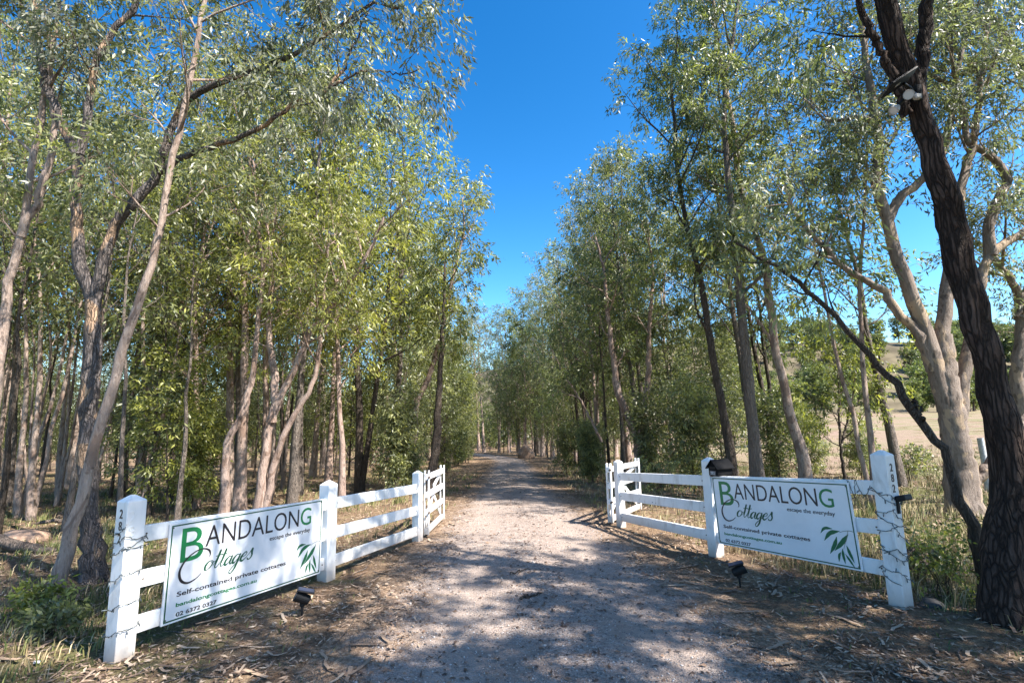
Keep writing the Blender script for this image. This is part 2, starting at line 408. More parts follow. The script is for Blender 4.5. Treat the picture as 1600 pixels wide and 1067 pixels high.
def tubes(G, P, R, sides, rng=None, rough=0.0, cap=True):
    """P (B,K,3) R (B,K)"""
    B, K, _ = P.shape
    T = nrm(np.gradient(P, axis=1))
    ref = np.where(np.abs(T[:, :1, 2:3]) > 0.8, np.array([[[1.0, 0, 0]]]), np.array([[[0, 0, 1.0]]]))
    u = nrm(ref - (ref * T).sum(-1, keepdims=True) * T); w = np.cross(T, u)
    a = np.arange(sides) * 2 * math.pi / sides
    rad = R[:, :, None] * np.ones(sides)
    if rough and rng is not None:
        ph = rng.uniform(0, 6.28, (B, 1, 3)); kk = np.arange(K)[None, :, None]
        lob = 1 + rough * (np.sin(a * 3 + ph[..., :1] + kk * .23) * .5 + np.sin(a * 5 + ph[..., 1:2] - kk * .31) * .35 + np.sin(a * 2 + ph[..., 2:] + kk * .5) * .5)
        rad = rad * lob * (1 + rough * .4 * rng.normal(size=rad.shape))
    V = P[:, :, None] + rad[..., None] * (u[:, :, None] * np.cos(a)[:, None] + w[:, :, None] * np.sin(a)[:, None])
    i = np.arange(B * K * sides).reshape(B, K, sides); j = np.roll(i, -1, 2)
    F = np.stack([i[:, :-1], j[:, :-1], j[:, 1:], i[:, 1:]], -1).reshape(-1, 4)
    G.add(V, F)

def lerp_at(A, t):
    """A (B,K,C), t (B,n) in 0..1"""
    K = A.shape[1]; x = np.clip(t, 0, 1) * (K - 1); i = np.minimum(x.astype(int), K - 2); f = (x - i)[..., None]
    b = np.arange(A.shape[0])[:, None]
    return A[b, i] * (1 - f) + A[b, i + 1] * f

def spawn(rng, P, R, n, t0, t1, ang, Lf, K2, up, wob, rfac, taper=0.25):
    B = P.shape[0]
    t = t0 + (t1 - t0) * (np.arange(n)[None] + rng.uniform(0, 1, (B, n))) / n
    p0 = lerp_at(P, t); T = nrm(lerp_at(nrm(np.gradient(P, axis=1)), t)); r0 = lerp_at(R[..., None], t)[..., 0]
    az = np.arange(n)[None] * 2.399 + rng.uniform(0, 6.28, (B, 1)) + rng.normal(0, .4, (B, n))
    ref = np.where(np.abs(T[..., 2:3]) > 0.8, np.array([1.0, 0, 0]), np.array([0, 0, 1.0]))
    u = nrm(np.cross(T, ref)); w = np.cross(T, u)
    side = u * np.cos(az)[..., None] + w * np.sin(az)[..., None]
    an = np.radians(ang[0] + (ang[1] - ang[0]) * rng.uniform(0, 1, (B, n)))[..., None]
    d = T * np.cos(an) + side * np.sin(an)
    L = Lf(t, rng)
    d = d.reshape(-1, 3); p0 = p0.reshape(-1, 3); L = L.reshape(-1); r0 = r0.reshape(-1)
    N = len(L)
    steps = np.arange(K2 - 1)[None, :, None] / (K2 - 1)
    rw = np.cumsum(rng.normal(0, wob, (N, K2 - 1, 3)), axis=1)
    D = nrm(d[:, None] + steps * np.array([0, 0, up]) + rw)
    pts = np.concatenate([p0[:, None], p0[:, None] + np.cumsum(D * (L / (K2 - 1))[:, None, None], axis=1)], axis=1)
    rr = np.minimum(r0 * rfac, 0.004 + 0.016 * L)
    rad = rr[:, None] * (1 - (1 - taper) * np.linspace(0, 1, K2))[None]
    return pts, rad, t.reshape(-1)

def leaf_geo(rng, pos, d, L, Wd):
    N = len(pos)
    r = rng.normal(size=(N, 3)); r[:, 2] *= 0.6
    side = nrm(np.cross(d, r)); nn = np.cross(d, side)
    cur = (rng.uniform(-.16, .16, (N, 1)) * L[:, None])
    m = pos + d * (L * .42)[:, None] + nn * (Wd * .12)[:, None]
    V = np.stack([pos, m + side * (Wd / 2)[:, None] + side * cur * .35, pos + d * L[:, None] + side * cur, m - side * (Wd / 2)[:, None] + side * cur * .35], 1)
    F = np.arange(N * 4).reshape(N, 4)
    return V.reshape(-1, 3), F

def leaves_on(rng, P, n, L, Wd, droop, spread=0.05, t0=0.3):
    """leaves along twigs P (B,K,3) -> pos, dir, L, W, tone"""
    B = P.shape[0]
    t = t0 + (1.04 - t0) * rng.uniform(0, 1, (B, n)) ** .6
    p = lerp_at(P, t); T = nrm(lerp_at(np.gradient(P, axis=1), t))
    p = p + rng.normal(0, spread, p.shape)
    d = nrm(T * .55 + rng.normal(0, .5, p.shape) + np.array([0, 0, -droop]))
    tone = np.clip(rng.normal(.45, .22, (B, 1)) + rng.normal(0, .18, (B, n)), 0, 1)
    LL = L * rng.uniform(.65, 1.25, B * n); WW = Wd * rng.uniform(.7, 1.3, B * n)
    return p.reshape(-1, 3), d.reshape(-1, 3), LL, WW, tone.reshape(-1)

NTRI = [0]
def build_tree(rng, stems, cfg, bark, leafm, name, label, cat='tree', group=None, loc=None, color=(1, 1, 1, 1), trunk_sides=10, crown_name='crown'):
    """stems: list of (pts (k,3) world/local, r0, r1, bear) ; bear = branch start fraction or None"""
    root_loc = np.array(loc if loc is not None else stems[0][0][0], float)
    G = Geo(); Ls = []
    for pts, r0, r1, bear in stems:
        K = cfg.get('K', 36)
        P = catmull(np.asarray(pts, float) - root_loc, K)
        t = np.linspace(0, 1, K)
        P[1:-1] += rng.normal(0, cfg.get('wob', .012), (K - 2, 3))
        R = r0 + (r1 - r0) * t ** 0.85
        if cfg.get('flare') and stems[0][0] is pts: R = R * (1 + cfg['flare'] * np.exp(-np.arange(K) * 24 / K / 1.6))
        tubes(G, P[None], R[None], trunk_sides, rng, cfg.get('rough', .09))
        if bear is None: continue
        c = cfg
        length = np.linalg.norm(np.diff(P, axis=0), axis=1).sum()
        n1 = max(3, int(c['n1'] * length * (1 - bear)))
        Lm = c['L1']
        P1, R1, t1 = spawn(rng, P[None], R[None], n1, bear, 1.0, c.get('a1', (35, 65)), lambda t, g: Lm * (0.35 + 0.75 * np.sin(np.pi * np.clip((t - bear) / (1 - bear), 0, 1) * .78 + .35)) * g.uniform(.6, 1.2, t.shape), 8, c.get('up1', .7), .10, .6)
        tubes(G, P1, R1, 6)
        P2, R2, _ = spawn(rng, P1, R1, c['n2'], .25, 1.0, (25, 70), lambda t, g: Lm * .42 * g.uniform(.55, 1.15, t.shape), 5, c.get('up2', .2), .14, .65)
        tubes(G, P2, R2, 4)
        P3, R3, _ = spawn(rng, P2, R2, c['n3'], .3, 1.0, (15, 70), lambda t, g: c['L3'] * g.uniform(.6, 1.3, t.shape), 4, -.35, .16, .7)
        tubes(G, P3, R3, 3)
        Ls.append(leaves_on(rng, P3, c['n4'], c['leaf'][0], c['leaf'][1], c.get('droop', .75), c.get('spread', .06)))
    base = thing(name, label, cat, root_loc, group)
    tm = G.mesh(name + '_trunk', bark); link('trunk', tm, base)
    NTRI[0] += 2 * len(tm.polygons)
    if Ls:
        pos, d, L, Wd, tone = [np.concatenate(z) for z in zip(*Ls)]
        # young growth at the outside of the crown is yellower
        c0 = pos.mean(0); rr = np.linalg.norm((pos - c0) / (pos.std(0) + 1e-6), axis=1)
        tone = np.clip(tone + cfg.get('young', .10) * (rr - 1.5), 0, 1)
        V, F = leaf_geo(rng, pos, d, L, Wd)
        lm = mesh_np(name + '_crown', V, F, leafm, False, None, {'tone': ('FACE', tone)})
        co = link(crown_name, lm, base); co.color = color
        NTRI[0] += 2 * len(F)
    return base

def px_stem(pts, r0, r1, bear=None, Y=None, ground=False):
    out = []
    for q in pts:
        y = q[2] if len(q) > 2 else Y
        out.append(at(q[0], q[1], y))
    if ground:
        out[0][2] = float(hgt(out[0][0], out[0][1])) - 0.06
    return (np.array(out), r0, r1, bear)

def G_(**k):
    c = dict(dict(n1=2.0, n2=5, n3=5, n4=18, L1=1.7, L3=.45, leaf=(.125, .026), flare=.5), **k)
    c['n4'] = int(c['n4'] * HERO); return c
HERO = 1.35
# warm yellow-green, plain olive, grey-green, deep green
C_YEL, C_OLV, C_GRY, C_DEEP = (1.28, 1.25, .80, 1), (1.06, 1.06, 1.15, 1), (1, 1, 1, 1), (.92, .98, .90, 1)

# ---- trees one can pick out one by one (left of the drive)
rng = np.random.default_rng(5)
build_tree(rng, [px_stem([(86, 925), (104, 860), (120, 800), (152, 690), (187, 563), (220, 470), (243, 395), (262, 290), (285, 170), (305, 90), (320, 0), (338, -110), (350, -230)], .068, .018, .40, 6.25, True)],
           G_(n1=1.9, L1=1.5, n4=19), B_PALE, LEAF, 'gum_tree', 'pale pinkish gum trunk leaning right from the leafy bank behind the left entrance post', color=C_OLV)
f = 7.0
build_tree(rng, [px_stem([(148, 888), (140, 800), (136, 710), (143, 590), (147, 523), (146, 470)], .118, .10, None, f, True),
                 px_stem([(146, 470), (135, 440), (127, 410), (120, 370), (118, 330), (120, 290), (123, 245), (133, 200), (143, 127), (160, 77), (185, 40), (210, 13), (240, -60), (260, -150)], .09, .025, .5, f),
                 px_stem([(123, 245), (100, 205), (85, 165), (70, 120), (60, 60), (48, -30), (40, -120)], .07, .02, .2, f),
                 px_stem([(147, 473), (160, 420), (167, 385), (187, 343), (215, 310), (240, 280), (258, 230), (283, 167), (333, 133), (400, 110), (447, 93), (497, 65), (540, 37), (575, 10), (600, 8), (622, 14)], .085, .020, .45, f),
                 px_stem([(246, 270), (300, 240), (380, 212), (441, 177), (465, 157), (503, 147), (521, 129), (538, 106), (552, 70), (575, 20)], .05, .012, .35, f),
                 px_stem([(503, 147), (538, 125), (572, 110), (605, 113), (632, 116), (655, 108)], .022, .008, .1, f)],
           G_(n1=1.7, L1=1.0, n4=15, n3=5, droop=1.0, leaf=(.135, .030)), B_MOTT, GREY, 'gum_tree', 'tall dark mottled gum forking low, its boughs reaching out over the drive', color=C_GRY)
build_tree(rng, [px_stem([(-60, 850), (-35, 730), (-12, 630), (0, 560), (10, 450), (20, 410), (33, 370), (50, 267), (68, 167), (72, 110), (53, 60), (30, 0), (10, -100)], .085, .025, .45, 7.4, True),
                 px_stem([(33, 370), (70, 280), (85, 200), (78, 110), (90, 30), (100, -60)], .06, .02, .3, 7.4)],
           G_(n1=1.7, L1=1.4), B_PALE, LEAF, 'gum_tree', 'pale gum trunk cut by the left edge of the picture', color=C_OLV)
build_tree(rng, [px_stem([(403, 806), (417, 690), (430, 640), (463, 570), (483, 523), (510, 490), (535, 455), (570, 405), (600, 340)], .11, .03, .52, 11.3, True),
                 px_stem([(412, 806), (433, 710), (463, 643), (488, 600), (500, 540), (505, 470), (515, 380)], .085, .025, .55, 11.3, True),
                 px_stem([(425, 660), (430, 600), (420, 520), (425, 430), (415, 330)], .10, .025, .3, 11.3)],
           G_(n1=1.8, L1=1.9, n4=16, leaf=(.14, .03)), B_PINK, LEAF, 'gum_tree', 'pale multi-stemmed gum whose sunlit pink stems fan out above the left sign', color=C_YEL)
build_tree(rng, [px_stem([(350, 806), (353, 710), (370, 660), (383, 633), (397, 570), (403, 500), (410, 420), (400, 320), (395, 250)], .09, .02, .5, 10.8, True)],
           G_(n1=2.0, L1=1.8, n4=16, leaf=(.14, .03)), B_PINK, LEAF, 'gum_tree', 'slim pinkish gum just left of the pale multi-stemmed one', color=C_OLV)
build_tree(rng, [px_stem([(638, 765), (646, 710), (650, 633), (673, 583), (693, 506), (708, 430), (720, 385), (726, 345), (722, 310)], .135, .025, .42, 16.5, True)],
           G_(n1=2.2, L1=1.35, n4=15, leaf=(.16, .036)), B_PINK, LEAF, 'gum_tree', 'sunlit pale gum leaning right beside the open left gate', color=C_YEL)
build_tree(rng, [px_stem([(664, 778), (680, 710), (686, 606), (690, 540), (694, 470), (695, 410)], .15, .03, .5, 15.2, True)],
           G_(n1=1.8, L1=1.3, n4=15, leaf=(.16, .036)), B_BROWN, LEAF, 'gum_tree', 'straight dark trunk just behind the open left gate', color=C_DEEP)

# ---- right of the drive
DARK_PX = [(1432, 143), (1412, 90), (1392, 30), (1370, -60), (1350, -180), (1330, -330)]
def on_dark_trunk(z):
    q = np.array([at(a, b, 4.75) for a, b in DARK_PX]); return np.array([np.interp(z, q[:, 2], q[:, 0]), 4.75, z])
build_tree(rng, [px_stem([(1578, 965), (1580, 880), (1583, 780), (1572, 690), (1552, 600), (1531, 520), (1508, 440), (1488, 356), (1468, 280), (1447, 210), (1432, 143), (1412, 90), (1392, 30), (1370, -60), (1350, -180), (1330, -330)], .142, .062, .72, 4.75, True),
                 px_stem([(1432, 150), (1440, 100), (1447, 40), (1455, -40), (1470, -160), (1480, -320)], .065, .035, .6, 4.75),
                 *[(np.vstack([on_dark_trunk(z0), q]), .045, .015, .35) for z0, q in ((8.3, [(3.0, 4.0, 9.4), (2.3, 3.1, 9.8), (1.3, 2.2, 11.0)]), (8.6, [(2.9, 5.0, 9.9), (2.6, 5.0, 11.5)]), (8.2, [(3.5, 3.6, 8.9), (3.0, 2.4, 8.8), (2.6, 1.4, 9.2)]),
                   (8.5, [(2.6, 3.4, 9.8), (1.6, 2.0, 10.0)]), (8.1, [(3.2, 3.6, 8.9), (2.4, 2.9, 8.9), (1.4, 2.7, 9.4)]), (8.7, [(2.0, 3.5, 9.9), (.9, 3.3, 10)]), (8.0, [(3.9, 3.8, 8.4), (4.4, 2.6, 8.0), (4.6, 1.4, 8.2)]))],
                 px_stem([(1418, 180), (1400, 130), (1375, 80), (1355, 40), (1338, -20), (1320, -100)], .05, .02, .4, 4.75)],
           G_(n1=3.0, L1=1.5, n4=14, flare=.7, rough=.15, K=44), B_DARK, LEAF, 'ironbark_tree', 'massive dark rough-barked tree leaning left, carrying a solar lamp', color=C_DEEP, trunk_sides=20)
f = 9.9
build_tree(rng, [px_stem([(1508, 808), (1501, 745), (1494, 690), (1487, 640), (1481, 600), (1476, 560), (1473, 523)], .285, .15, None, f, True),
                 px_stem([(1488, 690), (1480, 640), (1466, 590), (1450, 530), (1433, 490), (1420, 450), (1410, 423), (1400, 395), (1393, 373), (1385, 340), (1370, 300), (1366, 284), (1370, 250), (1373, 217), (1366, 180), (1360, 133), (1350, 80), (1345, 20), (1335, -60)], .165, .04, .45, f),
                 px_stem([(1387, 345), (1400, 320), (1415, 300), (1437, 285), (1470, 240), (1490, 170), (1500, 90), (1520, 0)], .10, .03, .35, f),
                 px_stem([(1458, 580), (1440, 530), (1426, 510), (1405, 490), (1386, 466), (1383, 455), (1365, 447), (1350, 436), (1330, 425), (1313, 413), (1290, 385), (1266, 363), (1240, 330), (1225, 290)], .105, .025, .5, f),
                 px_stem([(1476, 575), (1474, 545), (1473, 523), (1480, 456), (1490, 380), (1500, 300), (1520, 220), (1530, 130), (1545, 30)], .14, .035, .5, f),
                 px_stem([(1494, 690), (1497, 650), (1505, 590), (1517, 530), (1533, 440), (1548, 400), (1580, 375), (1615, 350), (1660, 300)], .15, .05, .5, f),
                 px_stem([(1548, 400), (1546, 354), (1560, 310), (1576, 280), (1553, 250), (1530, 235), (1510, 217), (1506, 187), (1496, 143), (1470, 125), (1445, 108), (1420, 60)], .11, .03, .3, f),
                 px_stem([(1366, 190), (1340, 183), (1310, 188), (1285, 185), (1255, 150)], .05, .015, .2, f),
                 px_stem([(1498, 785), (1520, 758), (1550, 718), (1580, 680), (1610, 640)], .11, .05, None, f)],
           G_(n1=2.6, L1=1.6, n4=17, n3=5, flare=.25, rough=.07, leaf=(.13, .028)), B_BIG, GREY, 'gum_tree', 'big old gum with cream and tan peeling limbs behind the right entrance post', color=(.9, .95, .85, 1), trunk_sides=16)
build_tree(rng, [px_stem([(1548, 930), (1523, 838), (1496, 769), (1478, 710), (1463, 690), (1420, 633), (1366, 563), (1313, 500), (1266, 460), (1230, 430), (1193, 406), (1150, 380)], .062, .015, .62, 5.35, True),
                 px_stem([(1440, 658), (1432, 640), (1428, 625)], .03, .015, None, 5.35)],
           G_(n1=2.4, L1=.8, n2=4, n3=4, n4=14, flare=.3), B_BROWN, LEAF, 'leaning_sapling', 'thin dark bare stem slanting far left across the big gum', color=C_OLV)
f = 13.0
build_tree(rng, [px_stem([(1262, 760), (1253, 710), (1238, 660), (1230, 623), (1220, 580), (1210, 540), (1207, 500), (1203, 473), (1196, 420), (1190, 390), (1176, 354), (1158, 300), (1150, 240), (1140, 167), (1123, 83), (1115, 0), (1108, -90)], .13, .025, .45, f, True),
                 px_stem([(1210, 540), (1190, 510), (1160, 470), (1130, 440), (1105, 400)], .045, .012, .4, f)],
           G_(n1=2.2, L1=1.75, n4=22, leaf=(.14, .032)), B_PALE, LEAF, 'gum_tree', 'slender smooth gum with a curving pale grey stem behind the right sign', color=C_DEEP)
build_tree(rng, [px_stem([(1188, 775), (1180, 710), (1172, 630), (1166, 556), (1160, 500), (1156, 456), (1150, 400), (1146, 356), (1138, 290), (1132, 200), (1135, 120), (1150, 30), (1160, -50)], .145, .03, .5, 12.2, True),
                 px_stem([(1156, 460), (1190, 430), (1210, 390), (1230, 330), (1240, 250)], .05, .015, .35, 12.2)],
           G_(n1=2.1, L1=1.75, n4=22, leaf=(.14, .032)), B_GREY, LEAF, 'gum_tree', 'straight rough grey trunk rising behind the black mailbox', color=C_DEEP)
build_tree(rng, [px_stem([(1146, 770), (1140, 710), (1128, 630), (1113, 556), (1104, 490), (1096, 440), (1086, 400), (1073, 350), (1060, 280), (1055, 200), (1050, 130), (1060, 60)], .12, .025, .45, 12.8, True),
                 px_stem([(1108, 520), (1095, 500), (1085, 460), (1090, 400)], .04, .012, .4, 12.8)],
           G_(n1=2.2, L1=1.7, n4=22, leaf=(.14, .032)), B_BROWN, LEAF, 'gum_tree', 'dark slender trunk left of the rough grey one, leaning left', color=C_DEEP)
build_tree(rng, [px_stem([(1001, 745), (998, 700), (992, 675), (977, 640), (965, 613), (960, 570), (950, 500), (945, 430), (930, 370)], .17, .03, .45, 16, True),
                 px_stem([(997, 695), (1006, 650), (1012, 590), (1015, 500), (1020, 420), (1010, 350)], .12, .03, .4, 16),
                 px_stem([(940, 690), (915, 640), (895, 605), (880, 583), (860, 540)], .05, .012, .4, 17)],
           G_(n1=1.7, L1=1.9, n4=16, leaf=(.16, .036)), B_PINK, LEAF, 'gum_tree', 'orange-stemmed forked gum just beyond the open right gate', color=C_DEEP)
build_tree(rng, [px_stem([(1320, 745), (1315, 710), (1311, 656), (1311, 600), (1305, 560)], .05, .012, .3, 14, True),
                 px_stem([(1315, 692), (1324, 655), (1333, 610), (1340, 570)], .035, .01, .2, 14)],
           G_(n1=3.2, L1=1.3, n2=4, n3=4, n4=14, leaf=(.13, .035), young=.2), B_BROWN, LEAF, 'gum_sapling', 'young bright-leaved sapling between the right sign and the paddock', color=C_YEL)
build_tree(rng, [px_stem([(1650, 820), (1615, 720), (1590, 600), (1597, 490), (1582, 440), (1562, 415), (1540, 380)], .22, .05, .6, 10.5, True),
                 px_stem([(1597, 500), (1640, 380), (1665, 240), (1602, 112), (1566, 53), (1547, 20), (1538, -40)], .16, .06, .5, 10.5),
                 px_stem([(1547, 20), (1520, 45), (1493, 53), (1453, 80), (1430, 100)], .06, .02, .2, 10.5)],
           G_(n1=2.6, L1=1.6, n4=17), B_BIG, GREY, 'gum_tree', 'tan-limbed gum at the right edge of the picture behind the dark leaning tree', color=(.9, .95, .85, 1))

# ------------------------------------------------------------------ prototypes for the stands
def stem_local(rng, H, lean, wob=.18, x0=0, y0=0):
    K = 9; t = np.linspace(0, 1, K)
    p = np.stack([x0 + lean[0] * t * H + np.cumsum(rng.normal(0, wob, K)) * t, y0 + lean[1] * t * H + np.cumsum(rng.normal(0, wob, K)) * t, H * t], 1)
    p[0] = (x0, y0, -.1); return p

PROTO = {}
def proto(key, seed, H, r, bear, n1, L1, n2, n3, n4, leaf, bark, leafm, nst=1, droop=.75, color=(1, 1, 1, 1), L3=.5, young=.1, up1=.7):
    g = np.random.default_rng(seed); st = []
    for s in range(nst):
        a = g.uniform(0, 6.28); le = (.05 + .07 * s) 
        st.append((stem_local(g, H * (1 - .12 * s), (le * math.cos(a), le * math.sin(a)), .13 if H > 5 else .05), r * (1 - .2 * s), r * .12, bear))
    c = G_(n1=n1, L1=L1, n2=n2, n3=n3, n4=n4 / HERO + .4, leaf=leaf, droop=droop, L3=L3, young=young, flare=.45, up1=up1, spread=.065, K=14)
    PROTO[key] = build_tree(g, st, c, bark, leafm, key.rstrip('0123456789').rstrip('_'), 'x', 'tree', loc=(0, 0, 0), color=color, trunk_sides=8)

proto('gum_tree_1', 31, 13.0, .14, .36, 2.3, 2.2, 5, 5, 13, (.165, .042), B_PINK, LEAF, 1)
proto('gum_tree_2', 32, 12.0, .12, .33, 2.5, 2.0, 5, 5, 14, (.165, .042), B_GREY, LEAF, 1)
proto('gum_tree_3', 33, 14.5, .16, .34, 2.1, 2.4, 5, 6, 11, (.165, .044), B_PALE, GREY, 1, 1.0)
proto('gum_tree_4', 34, 11.0, .11, .30, 1.9, 2.1, 5, 6, 10, (.165, .042), B_BROWN, LEAF, 2)
proto('gum_tree_5', 35, 10.0, .09, .26, 2.8, 1.9, 5, 5, 13, (.165, .042), B_PINK, LEAF, 1)
proto('gum_tree_6', 45, 10.5, .13, .38, 1.5, 2.5, 4, 5, 42, (.17, .046), B_GREY, LEAF, 1)
proto('slim_tree_1', 36, 8.5, .06, .48, 2.6, 1.3, 4, 5, 7, (.155, .040), B_GREY, LEAF, 1)
proto('slim_tree_2', 37, 9.5, .07, .52, 2.4, 1.4, 4, 5, 7, (.155, .040), B_PALE, LEAF, 2)
proto('slim_tree_3', 38, 8.0, .05, .46, 2.8, 1.2, 4, 5, 7, (.155, .040), B_BROWN, LEAF, 1)
proto('bushy_tree_1', 42, 5.0, .05, .10, 4.2, 1.5, 5, 5, 11, (.15, .038), B_BROWN, LEAF, 1, .6)
proto('bushy_tree_2', 43, 6.2, .06, .16, 2.6, 1.5, 5, 5, 10, (.15, .038), B_GREY, LEAF, 2, .6)
proto('sapling_1', 39, 3.4, .028, .15, 4.5, .85, 4, 4, 14, (.13, .036), B_BROWN, LEAF, 1, .6, L3=.3, young=.2)
proto('sapling_2', 40, 2.6, .022, .10, 5.5, .75, 4, 4, 14, (.13, .036), B_BROWN, LEAF, 2, .5, L3=.3, young=.2)
proto('round_tree_1', 41, 8.0, .2, .12, 2.0, 2.6, 5, 5, 16, (.30, .11), B_BROWN, LEAF, 2)

KINDL = {'gum_tree_1': 'tall pinkish-barked gum trees', 'gum_tree_2': 'grey-barked leafy gum trees', 'gum_tree_3': 'tall grey-leaved gum trees', 'gum_tree_4': 'dark twin-stemmed gum trees',
         'gum_tree_5': 'pinkish low-branching gum trees', 'gum_tree_6': 'open clump-crowned gum trees', 'slim_tree_1': 'thin grey young trees', 'slim_tree_2': 'thin pale twin-stemmed trees', 'slim_tree_3': 'thin brown young trees',
         'bushy_tree_1': 'bushy low-branched trees', 'bushy_tree_2': 'bushy twin-stemmed trees', 'sapling_1': 'single-stemmed saplings', 'sapling_2': 'leafy two-stemmed saplings', 'round_tree_1': 'rounded olive trees'}
NOTE = []
placed = []
def place(key, x, y, where, sc=None, color=None, rz=None, group=None):
    s = sc if sc is not None else random.uniform(.85, 1.15)
    c = color or random.choice([C_YEL, C_OLV, C_OLV, C_DEEP])
    j = random.uniform(.85, 1.12); c = (c[0] * j, c[1] * j, c[2] * j, 1)
    o = copy_thing(PROTO[key], (x, y, float(hgt(x, y)) - .02), random.uniform(0, 6.28) if rz is None else rz, (s * random.uniform(.9, 1.1), s * random.uniform(.9, 1.1), s),
                   'one of the ' + KINDL[key] + ' ' + where, group or ('trees ' + where), c)
    NOTE.append((o, key, where)); placed.append((x, y)); return o

def far_enough(x, y, d):
    return all((x - a) ** 2 + (y - b) ** 2 > d * d for a, b in placed)

placed += [(-5.6, 6.3), (-5.7, 7), (-7.5, 7.4), (-5.5, 11.3), (-6.1, 10.8), (-3.2, 16.5), (-2.7, 15.2), (4.7, 4.75), (8.8, 9.9), (5.2, 5.3), (7.6, 13), (5.9, 12.2), (5.5, 12.8), (4, 16), (9.2, 14)]
# left stand
def stand(n, fx, keys, wts, where, dmin, tries=60, cols=None):
    k = 0
    for _ in range(n * tries):
        if k >= n: break
        x, y = fx()
        if not far_enough(x, y, dmin): continue
        key = random.choices(keys, wts)[0]
        if key in TALL and y < 12.5 and x < 0: key = random.choice(SLIM)
        place(key, x, y, where, color=random.choice(cols) if cols else None); k += 1

TALL = ['gum_tree_1', 'gum_tree_2', 'gum_tree_3', 'gum_tree_4', 'gum_tree_5']; SLIM = ['slim_tree_1', 'slim_tree_2', 'slim_tree_3']; BUSHY = ['bushy_tree_1', 'bushy_tree_2']
def edge_l():
    y = random.uniform(13, 58); return float(road_x(y)) - random.uniform(3.9, 5.8), y
def in_l(y0, y1, x1=1.15):
    def f():
        y = random.uniform(y0, y1); return -random.uniform(5.2, x1 * y + 4), y
    return f
stand(24, edge_l, TALL + SLIM, [3, 3, 1, 3, 4, 2, 2, 2], 'left of the drive', 1.5, cols=[C_YEL, C_OLV, C_OLV])
stand(50, in_l(9.5, 18), TALL + SLIM, [1.5, 1.5, 1, 1.5, 1, 4, 4, 4], 'just behind the left fence', 1.05)
stand(44, in_l(18, 34), TALL + SLIM, [1.5, 1.5, 2, 1.5, 1, 4, 4, 4], 'deeper in the left stand', 1.7)
stand(24, in_l(34, 60, 1.1), TALL, [2, 2, 2, 2, 2], 'far back in the left stand', 2.6)
# right band
def edge_r():
    y = random.uniform(17, 58); return float(road_x(y)) + random.uniform(3.5, 5.2), y
def band_r():
    y = random.uniform(19, 60); return random.uniform(4.8, 10.5), y
for x, y, k in ((-5.6, 13.2, 'gum_tree_2'), (-7.0, 14.8, 'gum_tree_1'), (-5.2, 17.6, 'gum_tree_5'), (-4.9, 22, 'gum_tree_2'), (-8.6, 16.5, 'gum_tree_2')):
    place(k, x, y, 'left of the drive', color=C_YEL)
stand(28, edge_r, TALL + SLIM, [3, 4, 1, 3, 5, 1, 1, 1], 'right of the drive', 1.5, cols=[C_DEEP, C_OLV])
stand(16, band_r, TALL + SLIM, [3, 3, 2, 3, 2, 2, 2, 2], 'between drive and paddock', 1.9, cols=[C_DEEP, C_OLV])
stand(46, in_l(14, 44), BUSHY, [1, 1], 'under the left stand', 1.3)
stand(9, lambda: (lambda y: (float(road_x(y)) - random.uniform(3.0, 4.2), y))(random.uniform(18, 50)), BUSHY, [1, 1], 'at the left road edge', 1.3)
stand(15, lambda: (lambda y: (float(road_x(y)) + random.uniform(3.2, 5.8), y))(random.uniform(16, 50)), BUSHY, [1, 1], 'at the right road edge', 1.3, cols=[C_DEEP, C_OLV])
for x, y, k, sc in ((6.9, 15.0, 'gum_tree_2', 1.05), (8.7, 17.5, 'gum_tree_4', 1.1), (7.4, 11.0, 'slim_tree_2', 1.05), (10.2, 14.0, 'gum_tree_2', .95)):
    place(k, x, y, 'behind the right sign', sc=sc, color=C_DEEP)
for x, y in ((8.0, 19), (9.0, 21.5), (6.8, 17.2)):
    place(random.choice(BUSHY), x, y, 'in the scrub by the paddock', sc=random.uniform(.75, 1.0), color=C_OLV)
# where the drive bends out of sight
for x, y, sc in ((.4, 55, 1.35), (-1.8, 60, 1.3), (2.4, 52, 1.2), (-4.5, 66, 1.35)):
    place(random.choice(['gum_tree_1', 'gum_tree_2']), x, y, 'where the drive bends', sc=sc, color=C_DEEP)
for x, y in ((-1.2, 57), (1.2, 59), (2.8, 56), (-3.0, 63), (.2, 64), (4.2, 58)):
    place(random.choice(BUSHY), x, y, 'where the drive bends', color=C_DEEP)
for x, y in ((-3.5, 60), (2.6, 61), (-.5, 72), (-2, 66), (1.5, 68), (4.5, 65), (-6, 70), (7, 72), (0, 76), (-10, 78), (3, 80), (11, 78)):
    place(random.choice(TALL), x, y, 'where the drive bends')
# beside the photographer, on the sunny side
for x, y, k, sc in ((7.3, 0.9, 'gum_tree_6', .9), (5.6, 0.2, 'gum_tree_6', .85), (9.2, 2.6, 'gum_tree_6', 1.0), (6.6, 2.7, 'gum_tree_6', .8), (12.0, -1.5, 'gum_tree_6', 1.0), (8.6, -2.2, 'gum_tree_6', 1.0), (14.5, 0.5, 'gum_tree_4', .9), (4.6, -2.0, 'gum_tree_6', .8), (4.8, 1.5, 'gum_tree_6', 1.15), (8.0, 0.2, 'gum_tree_6', 1.0), (10.8, 1.2, 'gum_tree_6', 1.1), (10, -5, 'gum_tree_5', .9), (11.5, 3.4, 'slim_tree_1', 1)):
    place(k, x, y, sc=sc, where='beside the entrance on the sunny side')
